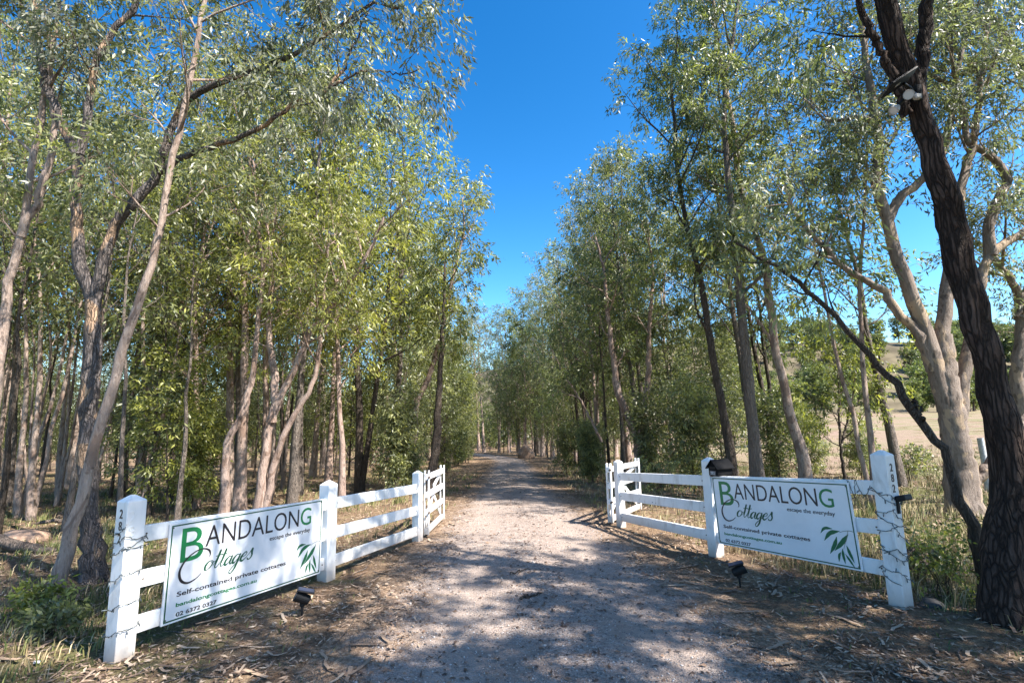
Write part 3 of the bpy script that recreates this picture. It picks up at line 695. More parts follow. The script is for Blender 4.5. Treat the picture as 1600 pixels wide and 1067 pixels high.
# paddock: trees at its far edge and on the hill
for i in range(34):
    x = random.uniform(14, 120); y = random.uniform(96, 118)
    place('round_tree_1', x, y, 'at the far edge of the paddock', sc=random.uniform(.7, 1.25), color=(.9, 1, .8, 1))
for i in range(150):
    x = random.uniform(50, 240); y = random.uniform(138, 240)
    o = place('round_tree_1', x, y, 'on the dry hillside', sc=random.uniform(.9, 1.6), color=(.8, .88, .75, 1)); o.location.z = float(hill_z(x, y)) - .3
for x, y, s in ((19.5, 36, .5), (22.5, 47, .55), (17, 52, .45)):
    place('round_tree_1', x, y, 'standing in the near paddock', sc=s, color=(1, 1.05, .9, 1))
# saplings and understorey
for px, py, k, s, c in ((205, 800, 'sapling_1', .9, C_OLV), (262, 806, 'sapling_1', 1.0, C_YEL), (300, 790, 'sapling_2', .9, C_YEL)):
    d = ray(px, py); p = d * (-CAM_H / d[2]); place(k, p[0], p[1], 'behind the left fence', s, c, group='saplings behind the left fence')
for px, py, k, s in ((1050, 752, 'sapling_1', .85), (1085, 760, 'sapling_2', 1.0), (1140, 760, 'sapling_1', .75), (1218, 752, 'sapling_2', .9), (1270, 742, 'sapling_2', .7), (1345, 735, 'sapling_2', .6), (1020, 752, 'sapling_2', .9), (925, 740, 'sapling_2', .7), (885, 728, 'sapling_2', .7)):
    d = ray(px, py); p = d * (-CAM_H / d[2]); place(k, p[0], p[1], 'behind the right fence', s, C_OLV, group='saplings in the scrub behind the right fence')
for i in range(16):
    y = random.uniform(14, 40); x = float(road_x(y)) + random.choice([-1, 1]) * random.uniform(2.7, 4.0)
    place(random.choice(['sapling_1', 'sapling_2']), x, y, 'on the verges of the drive', random.uniform(.5, .9), C_OLV)
ORD = 'first second third fourth fifth sixth seventh eighth ninth tenth eleventh twelfth thirteenth fourteenth fifteenth sixteenth'.split()
fam = {}
for o, key, where in NOTE:
    q = CR.T @ (np.array(o.location) + [0, 0, 1.0] - [0, 0, CAM_H])
    if q[2] < 0 and abs(q[0] / q[2]) < 1.02: fam.setdefault((key, where), []).append((-q[0] / q[2], o))
for (key, where), lst in fam.items():
    lst.sort(key=lambda z: z[0])
    if len(lst) <= len(ORD) and 'hillside' not in where:
        for i_, (_, o) in enumerate(lst):
            o['label'] = (ORD[i_] + ' from the left of the ' if len(lst) > 1 else 'only one of the ') + KINDL[key] + ' ' + where
for o in PROTO.values():
    for ch in list(o.children): bpy.data.objects.remove(ch)
    bpy.data.objects.remove(o)

# distant woodland behind the left stand: reads as one mass
g = np.random.default_rng(77); n = 42000
cx = g.uniform(-125, 10, n); cyy = 70 + g.uniform(0, 34, n) - .25 * np.clip(-cx - 40, 0, 100); cz = g.uniform(0, 1, n) ** .8 * (8 + 3.5 * np.sin(cx * .35) + 2 * np.sin(cx * .9 + cyy))
pos = np.stack([cx, cyy, cz + hgt(cx, cyy)], 1); d = nrm(g.normal(size=(n, 3)) + [0, 0, -.5])
V, F = leaf_geo(g, pos, d, g.uniform(.5, .9, n), g.uniform(.25, .4, n))
o = link('distant_woodland', mesh_np('distant_woodland', V, F, LEAF, False, None, {'tone': ('FACE', g.uniform(.1, .6, n))})); o.color = (.8, .84, .72, 1)
tag(o, kind='stuff')

# ------------------------------------------------------------------ fences, posts, gates
def bm_obj(name, bm, mat, parent=None, bev=0.0):
    if bev: bmesh.ops.bevel(bm, geom=list(bm.edges), offset=bev, segments=1, affect='EDGES', clamp_overlap=True)
    me = bpy.data.meshes.new(name); bm.to_mesh(me); bm.free()
    for m in (mat if isinstance(mat, (list, tuple)) else [mat]): me.materials.append(m)
    return link(name, me, parent)

def frame(o, x, z=Vector((0, 0, 1))):
    """matrix with X along x, Z up-ish, Y = Z x X"""
    x = Vector(x).normalized(); z = Vector(z); z = (z - x * z.dot(x)).normalized(); y = z.cross(x)
    return Matrix(((x.x, y.x, z.x, o[0]), (x.y, y.y, z.y, o[1]), (x.z, y.z, z.z, o[2]), (0, 0, 0, 1)))

def box_bm(sx, sy, sz, M=None, c=(0, 0, 0), bm=None):
    bm = bm or bmesh.new()
    r = bmesh.ops.create_cube(bm, size=1.0, matrix=(M or Matrix()) @ Matrix.Translation(c) @ Matrix.Diagonal((sx, sy, sz, 1)))
    return bm

def post_obj(parent, M, w, h):
    bm = bmesh.new(); b = -.25; s = w / 2; ch = w * .30
    zs = [(b, s), (h - ch, s), (h, s * .22)]
    rings = []
    for z, r in zs: rings.append([bm.verts.new(M @ Vector((a * r, c * r, z))) for a, c in ((-1, -1), (1, -1), (1, 1), (-1, 1))])
    for a, c in zip(rings, rings[1:]):
        for k in range(4): bm.faces.new((a[k], a[(k + 1) % 4], c[(k + 1) % 4], c[k]))
    bm.faces.new(rings[-1]); bm.faces.new(rings[0][::-1])
    bmesh.ops.recalc_face_normals(bm, faces=bm.faces[:])
    return bm_obj('post', bm, M_WHITE, parent, .006)

def text_mesh(body, size, mat, name, parent, M, offset=0.0, depth=.0012, shear=0.0, sx=1.0, align='LEFT', sp=1.0):
    cu = bpy.data.curves.new('t', 'FONT'); cu.body = body; cu.size = size; cu.extrude = depth; cu.offset = offset
    cu.shear = shear; cu.align_x = align; cu.resolution_u = 4; cu.space_character = sp
    t = bpy.data.objects.new('t', cu); COL.objects.link(t)
    dg = bpy.context.evaluated_depsgraph_get(); me = bpy.data.meshes.new_from_object(t.evaluated_get(dg))
    bpy.data.objects.remove(t); bpy.data.curves.remove(cu)
    me.transform(M @ Matrix.Diagonal((sx, 1, 1, 1)))
    me.materials.clear(); me.materials.append(mat)
    return link(name, me, parent)

def text_fit(body, x0, x1, base, size, mat, name, parent, M, offset=0.0, depth=.0012):
    """text whose left and right ends are at x0, x1 on the board plane M"""
    o = text_mesh(body, size, mat, name, parent, Matrix(), offset, depth)
    co = np.empty(len(o.data.vertices) * 3, np.float32); o.data.vertices.foreach_get('co', co); co = co.reshape(-1, 3)
    a, b = co[:, 0].min(), co[:, 0].max()
    co[:, 0] = x0 + (co[:, 0] - a) * (x1 - x0) / (b - a); co[:, 1] += base
    o.data.vertices.foreach_set('co', co.ravel()); o.data.transform(M); o.data.update()
    return o

def stroke_mesh(strokes, mat, name, parent, M, z=.0015, pen=None):
    """calligraphic strokes: list of (points, widths)"""
    G = Geo()
    for si, (pts, ws) in enumerate(strokes):
        P = catmull(np.array([(x, y, 0) for x, y in pts], float), max(10, 8 * len(pts)))
        K = len(P); T = nrm(np.gradient(P, axis=0)); N = np.stack([-T[:, 1], T[:, 0], 0 * T[:, 0]], 1)
        w = np.interp(np.linspace(0, 1, K), np.linspace(0, 1, len(ws)), ws)[:, None] / 2
        zz = np.array([0, 0, z + .00015 * si])
        top = np.stack([P + N * w + zz, P - N * w + zz], 1).reshape(-1, 3)
        i = np.arange(K - 1) * 2
        G.add(top, np.stack([i + 1, i + 3, i + 2, i], 1))
    me = G.mesh(name, mat, False); me.transform(M); return link(name, me, parent)

def wing(side, pts, hs, ws, railz, label):
    """pts three ground points near->far"""
    P = [Vector((x, y, float(hgt(x, y)))) for x, y in pts]
    d = (P[2] - P[0]); d.z = 0; d.normalize()
    root = thing('rail_fence', label, 'fence', P[0])
    inv = Matrix.Translation(-P[0])
    road_n = Vector((d.y, -d.x, 0)) * (1 if side == 'L' else -1)
    posts = []
    for p, h, w in zip(P, hs, ws):
        posts.append(post_obj(root, inv @ frame(p, d), w, h))
    for b in (0, 1):
        p0 = P[b] + d * ws[b] / 2; p1 = P[b + 1] - d * ws[b + 1] / 2
        for (z0, z1, z0b, z1b) in railz:
            f0 = (p0 - P[0]).dot(d) / (P[2] - P[0]).dot(d); f1 = (p1 - P[0]).dot(d) / (P[2] - P[0]).dot(d)
            za = ((z0 + z1) / 2) * (1 - f0) + ((z0b + z1b) / 2) * f0; zb = ((z0 + z1) / 2) * (1 - f1) + ((z0b + z1b) / 2) * f1
            a = Vector((p0.x, p0.y, za)) + road_n * .02; c = Vector((p1.x, p1.y, zb)) + road_n * .02
            M = inv @ frame((a + c) / 2, c - a)
            bm_obj('rail', box_bm((c - a).length - .002, .042, .14, M), M_WHITE, root, .004)
            for e in (-1, 1):       # bolt head by each end
                q = (a + c) / 2 + (c - a) * .5 * e * .965 + road_n * .023
                bm = bmesh.new(); bmesh.ops.create_cone(bm, segments=8, radius1=.009, radius2=.007, depth=.008, cap_ends=True, matrix=inv @ frame(q, d) @ Matrix.Rotation(math.pi / 2, 4, 'X'))
                bm_obj('bolt', bm, M_STEEL, root)
    return root, P, d, road_n, posts

LW = wing('L', [(-3.35, 4.62), (-2.38, 6.72), (-1.61, 8.68)], (1.33, 1.20, 1.11), (.158, .158, .130), [(1.06, .93, .90, .76), (.69, .54, .55, .42), (.32, .17, .24, .09)],
          'white three-rail fence wing carrying the left sign')
RW = wing('R', [(3.67, 5.25), (2.70, 7.31), (1.85, 9.43)], (1.47, 1.31, 1.16), (.148, .150, .125), [(1.22, 1.07, .94, .78), (.84, .69, .60, .45), (.45, .30, .25, .09)],
          'white three-rail fence wing carrying the right sign and the mailbox')

def numerals(wingt, face_n, w, z_top, label):
    root, P, d, rn, posts = wingt
    inv = Matrix.Translation(-P[0])
    for k, ch in enumerate('282'):
        o = P[0] + face_n * (w / 2 + .0015) + Vector((0, 0, z_top - .100 * (k + 1)))
        x = Vector((0, 0, 1)).cross(face_n)
        Y = Vector((0, 0, 1))
        M = inv @ Matrix(((x.x, Y.x, face_n.x, o.x), (x.y, Y.y, face_n.y, o.y), (x.z, Y.z, face_n.z, o.z), (0, 0, 0, 1)))
        text_mesh(ch, .105, M_INK, 'numeral', posts[0], M, .001, .002, sx=.85, align='CENTER')
numerals(LW, -LW[2], .158, 1.245, '')
numerals(RW, -RW[2], .148, 1.37, '')
# faint raised digits painted over on the left post's road face
root, P, d, rn, posts = LW
for k, ch in enumerate('282'):
    o = P[0] + rn * (.079 + .0008) + Vector((0, 0, 1.24 - .125 * (k + 1))) - d * .03
    x = Vector((0, 0, 1)).cross(rn); Y = Vector((0, 0, 1))
    M = Matrix.Translation(-P[0]) @ Matrix(((x.x, Y.x, rn.x, o.x), (x.y, Y.y, rn.y, o.y), (x.z, Y.z, rn.z, o.z), (0, 0, 0, 1)))
    text_mesh(ch, .13, M_WHITE, 'painted_over_numeral', posts[0], M, -.001, .003, sx=.9, align='CENTER')

# ---- signs
def sign(wingt, c00, c10, h0, label, side):
    root_, P, d, rn, posts = wingt
    # c00 lower-left and c10 lower-right corner as read from the road
    e = (P[1] - P[0]); e.z = 0; e.normalize(); rn = Vector((rn.x, rn.y, 0)) - e * rn.dot(e); rn.normalize()
    a, b = P[0] + e * c00[0], P[0] + e * c10[0]; a.z = c00[1]; b.z = c10[1]
    x = (b - a).normalized(); off = rn * .066
    z = rn.copy(); y = z.cross(x).normalized(); z = x.cross(y)
    Wd = (b - a).length; Hh = h0
    o = a + off
    root = thing('entrance_sign', label, 'sign', o)
    M = Matrix(((x.x, y.x, z.x, 0), (x.y, y.y, z.y, 0), (x.z, y.z, z.z, 0), (0, 0, 0, 1)))
    bm_obj('board', box_bm(Wd, Hh, .018, M, (Wd / 2, Hh / 2, -.009)), M_SIGN, root, .002)
    # green border line
    bm = bmesh.new(); m, t = .020 * Hh, .014 * Hh
    for cx, cy_, sx_, sy_ in ((Wd / 2, m + t / 2, Wd - 2 * m, t), (Wd / 2, Hh - m - t / 2, Wd - 2 * m, t), (m + t / 2, Hh / 2, t, Hh - 2 * m - 2 * t - .001), (Wd - m - t / 2, Hh / 2, t, Hh - 2 * m - 2 * t - .001)):
        box_bm(sx_, sy_, .0014, M, (cx, cy_, .0009), bm)
    bm_obj('border_line', bm, M_DGREEN, root)
    U = lambda u, v: (u * Wd, v * Hh)
    Z = lambda z_: M @ Matrix.Translation((0, 0, z_))
    text_fit('B', .064 * Wd, .182 * Wd, .583 * Hh, .368 * Hh / .72, M_GREEN, 'green_initial', root, Z(.0018), -.001)
    text_fit('ANDALON', .191 * Wd, .800 * Wd, .692 * Hh, .232 * Hh / .72, M_INK, 'name_lettering', root, Z(.0018), -.0015)
    text_fit('G', .815 * Wd, .900 * Wd, .692 * Hh, .232 * Hh / .72, M_GREEN, 'green_final_letter', root, Z(.0018), 0)
    text_fit('escape the everyday', .590 * Wd, .896 * Wd, .597 * Hh, .070 * Hh, M_INK, 'tagline_lettering', root, Z(.0018), .0004)
    text_fit('Self-contained private cottages', .063 * Wd, .717 * Wd, .250 * Hh, .068 * Hh, M_INK, 'service_lettering', root, Z(.0018), .0008)
    text_fit('bandalongcottages.com.au', .063 * Wd, .518 * Wd, .150 * Hh, .054 * Hh, M_GREEN, 'web_address_lettering', root, Z(.0018), .0008)
    text_fit('02 6372 0327', .067 * Wd, .279 * Wd, .053 * Hh, .058 * Hh, M_INK, 'phone_number_lettering', root, Z(.0018), .0008)
    # brush-script "Cottages"
    A = Wd / Hh
    def S_(pts, ws): return ([(u * Wd, v * Hh) for u, v in pts], [w * Hh for w in ws])
    stroke_mesh([S_([(.212, .575), (.222, .600), (.214, .650), (.185, .678), (.150, .672), (.110, .630), (.078, .560), (.066, .480), (.078, .400), (.110, .362), (.150, .380), (.180, .425)],
                    [.006, .022, .014, .012, .016, .018, .022, .028, .026, .018, .012, .008])], M_INK, 'script_initial', root, Z(0), .0035)
    L = []; thin, fat = .006, .026
    def letter(ch, u, s=1.0):
        k = .36
        q = lambda pts: [(u + (x + k * y) * .040 * s, .445 + y * .085 * s) for x, y in pts]
        if ch == 'o': return [S_(q([(.55, .95), (.2, .9), (-.05, .5), (.05, .05), (.4, 0), (.75, .35), (.8, .8), (.55, .95), (.65, .7), (1.15, .8)]), [thin, .016, fat, fat, thin, .014, .016, thin, thin, thin])]
        if ch == 't': return [S_(q([(-.1, .3), (.15, .9), (.3, 2.0), (.25, 1.1), (.2, .25), (.4, -.02), (.8, .35)]), [thin, thin, .012, fat, fat, .012, thin]), S_(q([(-.15, 1.35), (.3, 1.38), (.75, 1.45)]), [thin, .012, thin])]
        if ch == 'a': return [S_(q([(.7, .85), (.35, .95), (0, .55), (.0, .1), (.25, 0), (.6, .4), (.78, .95)]), [thin, .014, fat, fat, thin, thin, thin]), S_(q([(.78, .98), (.68, .3), (.85, -.02), (1.2, .35)]), [.018, fat, .012, thin])]
        if ch == 'g': return [S_(q([(.7, .85), (.35, .95), (0, .55), (.0, .1), (.25, 0), (.6, .4), (.78, .95)]), [thin, .014, fat, fat, thin, thin, thin]), S_(q([(.8, .98), (.72, .2), (.6, -.7), (.25, -1.2), (-.05, -.95), (.3, -.4), (1.15, .35)]), [.018, fat, fat, .012, .012, thin, thin])]
        if ch == 'e': return [S_(q([(.05, .45), (.55, .6), (.65, .9), (.4, 1.0), (.05, .65), (.0, .2), (.3, -.02), (.85, .35)]), [thin, thin, .012, .012, fat, fat, .012, thin])]
        if ch == 's': return [S_(q([(-.1, .35), (.3, .9), (.5, 1.25), (.55, .8), (.7, .4), (.55, .02), (.2, .0), (.1, .2)]), [thin, thin, .014, .022, fat, .018, .012, .016])]
    us = .196
    for ch, adv in (('o', .045), ('t', .032), ('t', .034), ('a', .047), ('g', .047), ('e', .038), ('s', .04)):
        L += letter(ch, us, 1.05); us += adv
    stroke_mesh(L, M_DGREEN, 'script_lettering', root, Z(0), .0020)
    # spray of gum leaves
    LV = [((.866, .440), (.790, .370), .040), ((.908, .424), (.806, .286), .058), ((.885, .355), (.830, .140), .056), ((.953, .400), (.860, .185), .064), ((.895, .180), (.876, .066), .036), ((.908, .225), (.911, .052), .040), ((.934, .268), (.963, .080), .044), ((.919, .168), (.961, .028), .032)]
    leafs = [S_([a_, ((a_[0] + b_[0]) / 2 + (.010 if b_[0] < a_[0] - .03 else -.004) * (-1 if i in (0, 1) else 1) * .9, (a_[1] + b_[1]) / 2 + (.030 if i in (0, 1) else .012)), b_], [.004, w * .85, w * .75, .003]) for i, (a_, b_, w) in enumerate(LV)]
    stroke_mesh(leafs, M_EMBLEM, 'leaf_emblem', root, Z(0), .0020)
    stroke_mesh([S_([(.905, .408), (.930, .428), (.960, .440), (.985, .436)], [.006, .006, .007, .008]), S_([(.955, .436), (.942, .36), (.930, .30), (.915, .22)], [.006, .006, .005, .004])], M_GREY_STEM, 'emblem_stem', root, Z(0), .0034)
    # corner screws
    for u, v in ((.018, .955), (.982, .955), (.018, .045), (.982, .045)):
        bm = bmesh.new(); bmesh.ops.create_cone(bm, segments=8, radius1=.008, radius2=.006, depth=.004, cap_ends=True, matrix=M @ Matrix.Translation((u * Wd, v * Hh, .002)))
        bm_obj('screw', bm, M_STEEL, root)
    return root
M_GREY_STEM = simple('sign_grey_stem', (0.16, 0.20, 0.17), 0.5)
sign(LW, (.285, .165), (2.145, .125), .87, 'white sign on the left fence, lit by the sun through leaf shadows', 'L')
sign(RW, (2.15, .205), (.285, .300), .87, 'white sign on the right fence, wholly in shade', 'R')

# ---- gates
def gate(a, b, label):
    a = Vector((a[0], a[1], float(hgt(*a)) + .05)); b = Vector((b[0], b[1], float(hgt(*b)) + .05))
    root = thing('gate', label, 'gate', a)
    d = (b - a); L = d.length; M = Matrix.Translation(-a) @ frame(a, d)
    H = 1.04
    for u in (.045, L - .045):
        for s in (-1, 1):
            bm_obj('stile', box_bm(.085, .020, H, M, (u, s * .033, H / 2)), M_WHITE, root, .003)
    for z in (.06, .36, .64, .93):
        bm_obj('rail', box_bm(L - .004, .043, .095, M, (L / 2, 0, z)), M_WHITE, root, .003)
    for (u0, z0, u1, z1) in ((.12, .13, L * .5, .58), (L - .12, .13, L * .5, .58), (L * .5, .70, L - .12, .88)):
        p0, p1 = Vector((u0, .034, z0)), Vector((u1, .034, z1))
        bm_obj('brace', box_bm((p1 - p0).length, .020, .075, M @ frame((p0 + p1) / 2, p1 - p0)), M_WHITE, root, .003)
    for z in (.36, .93):
        bm_obj('hinge', box_bm(.14, .012, .035, M, (-.02, -.052, z)), M_STEEL, root, .002)
    return root
gate((-1.50, 8.85), (-1.46, 10.55), 'white gate swung open along the left side of the drive')
gate((1.68, 9.58), (2.60, 11.15), 'white gate swung open behind the right fence wing')

# ---- fairy lights
def lights(name, label, paths, seed):
    g = np.random.default_rng(seed)
    base = Vector(paths[0][0])
    G = Geo(); Bq = Geo()
    for pts in paths:
        P = catmull(np.array(pts) - np.array(base), 6 * len(pts)); P[1:-1] += g.normal(0, .003, (len(P) - 2, 3))
        tubes(G, P[None], np.full((1, len(P)), .0030), 5)
        n = max(2, int(np.linalg.norm(np.diff(P, axis=0), axis=1).sum() / .085))
        p0 = lerp_at(P[None], np.linspace(.03, .97, n)[None])[0]
        dd = nrm(g.normal(0, .5, (n, 3)) + [0, 0, -.6])
        st = np.stack([p0, p0 + dd * .018, p0 + dd * .036, p0 + dd * .04], 1)
        tubes(Bq, st, np.tile(np.array([.003, .005, .0048, .001]), (n, 1)), 5)
    root = thing(name, label, 'string lights', base)
    link('wire', G.mesh('wire', M_WIRE), root); link('bulbs', Bq.mesh('bulbs', M_BULB), root)
    return root
def wrap(wingt, zs, w, ph=0):
    root, P, d, rn, posts = wingt; out = []
    s = w / 2 + .008
    cs = [(-1, 1), (-1, -1), (1, -1), (1, 1)]
    k = 0; pts = []
    for i, z in enumerate(zs):
        a, b = cs[(i + ph) % 4]
        pts.append(tuple(P[0] + d * (a * s) + rn * (b * s) + Vector((0, 0, z))))
    return pts
ddz = lambda z0, turns, drop, seed: [z0 - drop * i / 4 + .03 * math.sin(seed + i * 2.1) for i in range(turns * 4 + 1)]
def corner_path(wingt, zs, w, ph):
    pts = wrap(wingt, zs, w, ph); out = []
    for p, q in zip(pts, pts[1:]):
        out.append(p); m = (Vector(p) + Vector(q)) / 2; m.z -= .02; out.append(tuple(m))
    return out + [pts[-1]]
lights('string_lights', 'dark wire of fairy lights wound round the left entrance post', [corner_path(LW, [1.03, .93, .97, 1.0, .93, .86, .9, .92, .83, .74, .72, .70, .62, .50, .48, .46, .40, .28, .27, .25, .20, .05], .158, 1), corner_path(LW, [1.08, 1.0, .92, .98, .9], .158, 0)], 3)
root, P, d, rn, posts = RW
def along(u, z, o=.05): q = P[0] + d * u + rn * o; return (q.x, q.y, z)
lights('string_lights', 'dark wire of fairy lights criss-crossing the right entrance post', [corner_path(RW, [1.16, 1.10, 1.08, 1.05, .98, .86, .88, .9, .80, .72, .7, .74, .62, .50, .52, .55, .46, .38, .36, .34, .25, .20], .148, 1), corner_path(RW, [1.10, .98, .96, .95, .86, .78, .75, .7, .58, .46, .44, .4, .30, .22], .148, 3)], 4)
lights('string_lights', 'short loops of fairy lights on the top rail beside the right post', [[along(.12, 1.16), along(.18, 1.05), along(.24, 1.12), along(.27, 1.20), along(.29, 1.02), along(.33, 1.17), along(.36, 1.19)]], 6)
lights('string_lights', 'drooping strand of fairy lights along the far right rails', [[along(2.55, 1.03), along(2.65, .93), along(2.72, .86), along(3.0, .64), along(3.3, .56), along(3.6, .57), along(3.9, .63), along(4.1, .68)]], 8)

# ---- mailbox
root, P, d, rn, posts = RW
def mailbox():
    w, L, hw, hr = .155, .27, .125, .085
    c = P[1] - d * (.078 + .085) + rn * .10; z0 = 1.09
    t = thing('mailbox', 'black gable-roofed metal mailbox mounted on the middle post of the right fence', 'mailbox', (c.x, c.y, z0))
    x, y = -d, -rn                                      # x along the fence to the near post, y away from the road
    M = Matrix(((x.x, y.x, 0, 0), (x.y, y.y, 0, 0), (0, 0, 1, 0), (0, 0, 0, 1)))
    bm = bmesh.new(); pr = [(-w / 2, 0), (w / 2, 0), (w / 2, hw), (0, hw + hr - .012), (-w / 2, hw)]
    A = [bm.verts.new(M @ Vector((u, 0, v))) for u, v in pr]; B = [bm.verts.new(M @ Vector((u, L, v))) for u, v in pr]
    bm.faces.new(A); bm.faces.new(B[::-1])
    for k in range(5): bm.faces.new((A[k], A[(k + 1) % 5], B[(k + 1) % 5], B[k]))
    bmesh.ops.recalc_face_normals(bm, faces=bm.faces[:]); bm_obj('body', bm, M_IRON, t, .004)
    for s in (-1, 1):
        bm = bmesh.new(); e = .028
        q = [(0, hw + hr), (s * (w / 2 + e), hw - e * hr / (w / 2)), (s * (w / 2 + e), hw - e * hr / (w / 2) - .010), (0, hw + hr - .010)]
        A = [bm.verts.new(M @ Vector((u + s * .0005, -.03, v + .004))) for u, v in q]; B = [bm.verts.new(M @ Vector((u + s * .0005, L + .02, v + .004))) for u, v in q]
        bm.faces.new(A); bm.faces.new(B[::-1])
        for k in range(4): bm.faces.new((A[k], A[(k + 1) % 4], B[(k + 1) % 4], B[k]))
        bmesh.ops.recalc_face_normals(bm, faces=bm.faces[:]); bm_obj('roof_panel', bm, M_IRON, t)
    bm_obj('letter_flap', box_bm(.11, .006, .035, M, (0, -.004, hw - .022)), M_BLACK, t, .002)
    pl = bm_obj('number_plate', box_bm(.105, .004, .055, M, (0, -.003, .038)), simple('number_plate', (.10, .10, .11), .4), t)
    n = rn; X = Vector((0, 0, 1)).cross(n)
    MM = Matrix(((X.x, 0, n.x, 0), (X.y, 0, n.y, 0), (0, 1, 0, 0), (0, 0, 0, 1))) @ Matrix.Translation((0, .018, .0062))
    text_mesh('282', .052, simple('silver_numerals', (.6, .6, .6), .4), 'numerals', pl, MM, 0, .001, align='CENTER')
    bm_obj('bracket', box_bm(.05, .22, .02, M, (-w / 2 + .0, .14, -.011)), M_STEEL, t, .002)
mailbox()

# ---- spotlights on spikes
def spotlight(x, y, yaw, tilt, label):
    z = float(hgt(x, y)); t = thing('solar_spotlight', label, 'spotlight', (x, y, z)); R = Matrix.Rotation(yaw, 4, 'Z')
    bm = bmesh.new(); bmesh.ops.create_cone(bm, segments=10, radius1=.006, radius2=.014, depth=.20, cap_ends=True, matrix=Matrix.Translation((0, 0, .01)))
    bm_obj('spike', bm, M_BLACK, t)
    bm_obj('swivel_bracket', box_bm(.05, .03, .05, R, (0, 0, .125)), M_BLACK, t, .006)
    H = Matrix.Translation((0, 0, .18)) @ R @ Matrix.Rotation(math.radians(tilt), 4, 'Y')
    bm = bmesh.new()
    prof = [(.030, -.075), (.044, -.065), (.050, 0.0), (.058, .060), (.058, .075), (.050, .075), (.048, .066)]
    rings = [[bm.verts.new(H @ Vector((r * math.cos(a), r * math.sin(a), zz))) for a in [k * math.pi / 9 for k in range(18)]] for r, zz in prof]
    for a, b in zip(rings, rings[1:]):
        for k in range(18): bm.faces.new((a[k], a[(k + 1) % 18], b[(k + 1) % 18], b[k]))
    bm.faces.new(rings[0][::-1]); bm.faces.new(rings[-1]); bmesh.ops.recalc_face_normals(bm, faces=bm.faces[:])
    bm_obj('lamp_head', bm, M_BLACK, t)
    bm = bmesh.new(); bmesh.ops.create_circle(bm, cap_ends=True, segments=18, radius=.047, matrix=H @ Matrix.Translation((0, 0, .069))); bm_obj('lens', bm, M_LENS, t)
    Pn = Matrix.Translation((0, 0, .245)) @ R @ Matrix.Translation((-.03, 0, 0)) @ Matrix.Rotation(math.radians(-16), 4, 'Y')
    p = bm_obj('solar_panel', box_bm(.17, .13, .014, Pn), M_BLACK, t, .003)
    bm_obj('solar_cell', box_bm(.15, .11, .003, Pn, (0, 0, .0095)), M_SOLAR, p)
    bm_obj('panel_hinge', box_bm(.05, .04, .03, Pn, (.05, 0, -.023)), M_BLACK, t, .004)
spotlight(-2.16, 5.45, math.radians(200), 62, 'black solar spotlight on a spike aimed at the left sign')
spotlight(2.47, 6.05, math.radians(-15), 62, 'black solar spotlight on a spike below the mailbox, aimed at the right sign')

# ---- small solar light on the right post
root, P, d, rn, posts = RW
q = P[0] - d * .074 + Vector((0, 0, .98)) - rn * .03
t = thing('solar_light', 'small black solar light fixed to the end face of the right entrance post', 'light', q)
M = Matrix(((-rn.x, -d.x, 0, 0), (-rn.y, -d.y, 0, 0), (0, 0, 1, 0), (0, 0, 0, 1)))
bm_obj('bracket', box_bm(.03, .02, .13, M, (-.02, .012, -.045)), M_BLACK, t, .003)
hd = bm_obj('lamp_body', box_bm(.12, .10, .05, M @ Matrix.Rotation(math.radians(18), 4, 'X'), (.01, .062, .02)), M_BLACK, t, .006)
bm_obj('solar_cell', box_bm(.10, .08, .003, M @ Matrix.Rotation(math.radians(18), 4, 'X'), (.01, .062, .047)), M_SOLAR, hd)

# ---- solar lamp with twin heads on the dark tree
c = Vector(at(1425, 148, 4.60))
t = thing('solar_flood_lamp', 'solar panel with two round white lamp heads fixed to the dark leaning tree', 'lamp', c)
Rp = Matrix.Translation((-.19, -.10, .06)) @ Matrix.Rotation(math.radians(-32), 4, 'Y') @ Matrix.Rotation(math.radians(-12), 4, 'X')
p = bm_obj('solar_panel', box_bm(.30, .20, .018, Rp), M_BLACK, t, .003)
bm_obj('solar_cell', box_bm(.28, .18, .003, Rp, (0, 0, .0115)), M_SOLAR, p)
bm_obj('label_plate', box_bm(.06, .03, .002, Rp, (-.03, 0, -.0105)), M_LENS, p)
def arm(a, b, r, name):
    G = Geo(); tubes(G, np.array([[a, (np.array(a) + b) / 2 + [0, 0, .01], b]]), np.full((1, 3), r), 8); link(name, G.mesh(name, M_BLACK), t)
arm((.03, 0, .02), (-.15, -.10, .05), .014, 'panel_arm'); arm((.03, .0, -.02), (-.10, -.13, -.075), .018, 'lamp_arm')
def head(cc, dirv):
    Z = Vector(dirv).normalized().to_track_quat('Z', 'Y').to_matrix().to_4x4(); H = Matrix.Translation(cc) @ Z
    bm = bmesh.new(); prof = [(.014, -.055), (.022, -.042), (.038, -.008), (.045, .016), (.045, .026), (.040, .026)]
    rings = [[bm.verts.new(H @ Vector((r * math.cos(a), r * math.sin(a), zz))) for a in [k * math.pi / 10 for k in range(20)]] for r, zz in prof]
    for a, b in zip(rings, rings[1:]):
        for k in range(20): bm.faces.new((a[k], a[(k + 1) % 20], b[(k + 1) % 20], b[k]))
    bm.faces.new(rings[0][::-1]); bmesh.ops.recalc_face_normals(bm, faces=bm.faces[:])
    h = bm_obj('lamp_head', bm, M_LAMPW, t)
    bm = bmesh.new(); bmesh.ops.create_circle(bm, cap_ends=True, segments=20, radius=.0405, matrix=H @ Matrix.Translation((0, 0, .022))); bm_obj('lens', bm, M_LENS, h)
head((-.175, -.16, -.105), (-.35, -.75, -.55)); head((-.27, -.10, -.215), (-.75, -.05, -.65))
arm((-.10, -.13, -.075), (-.25, -.09, -.19), .016, 'lamp_arm')
bm_obj('sensor', box_bm(.06, .05, .05, Matrix.Translation((-.085, -.15, -.125))), M_LAMPW, t, .01)
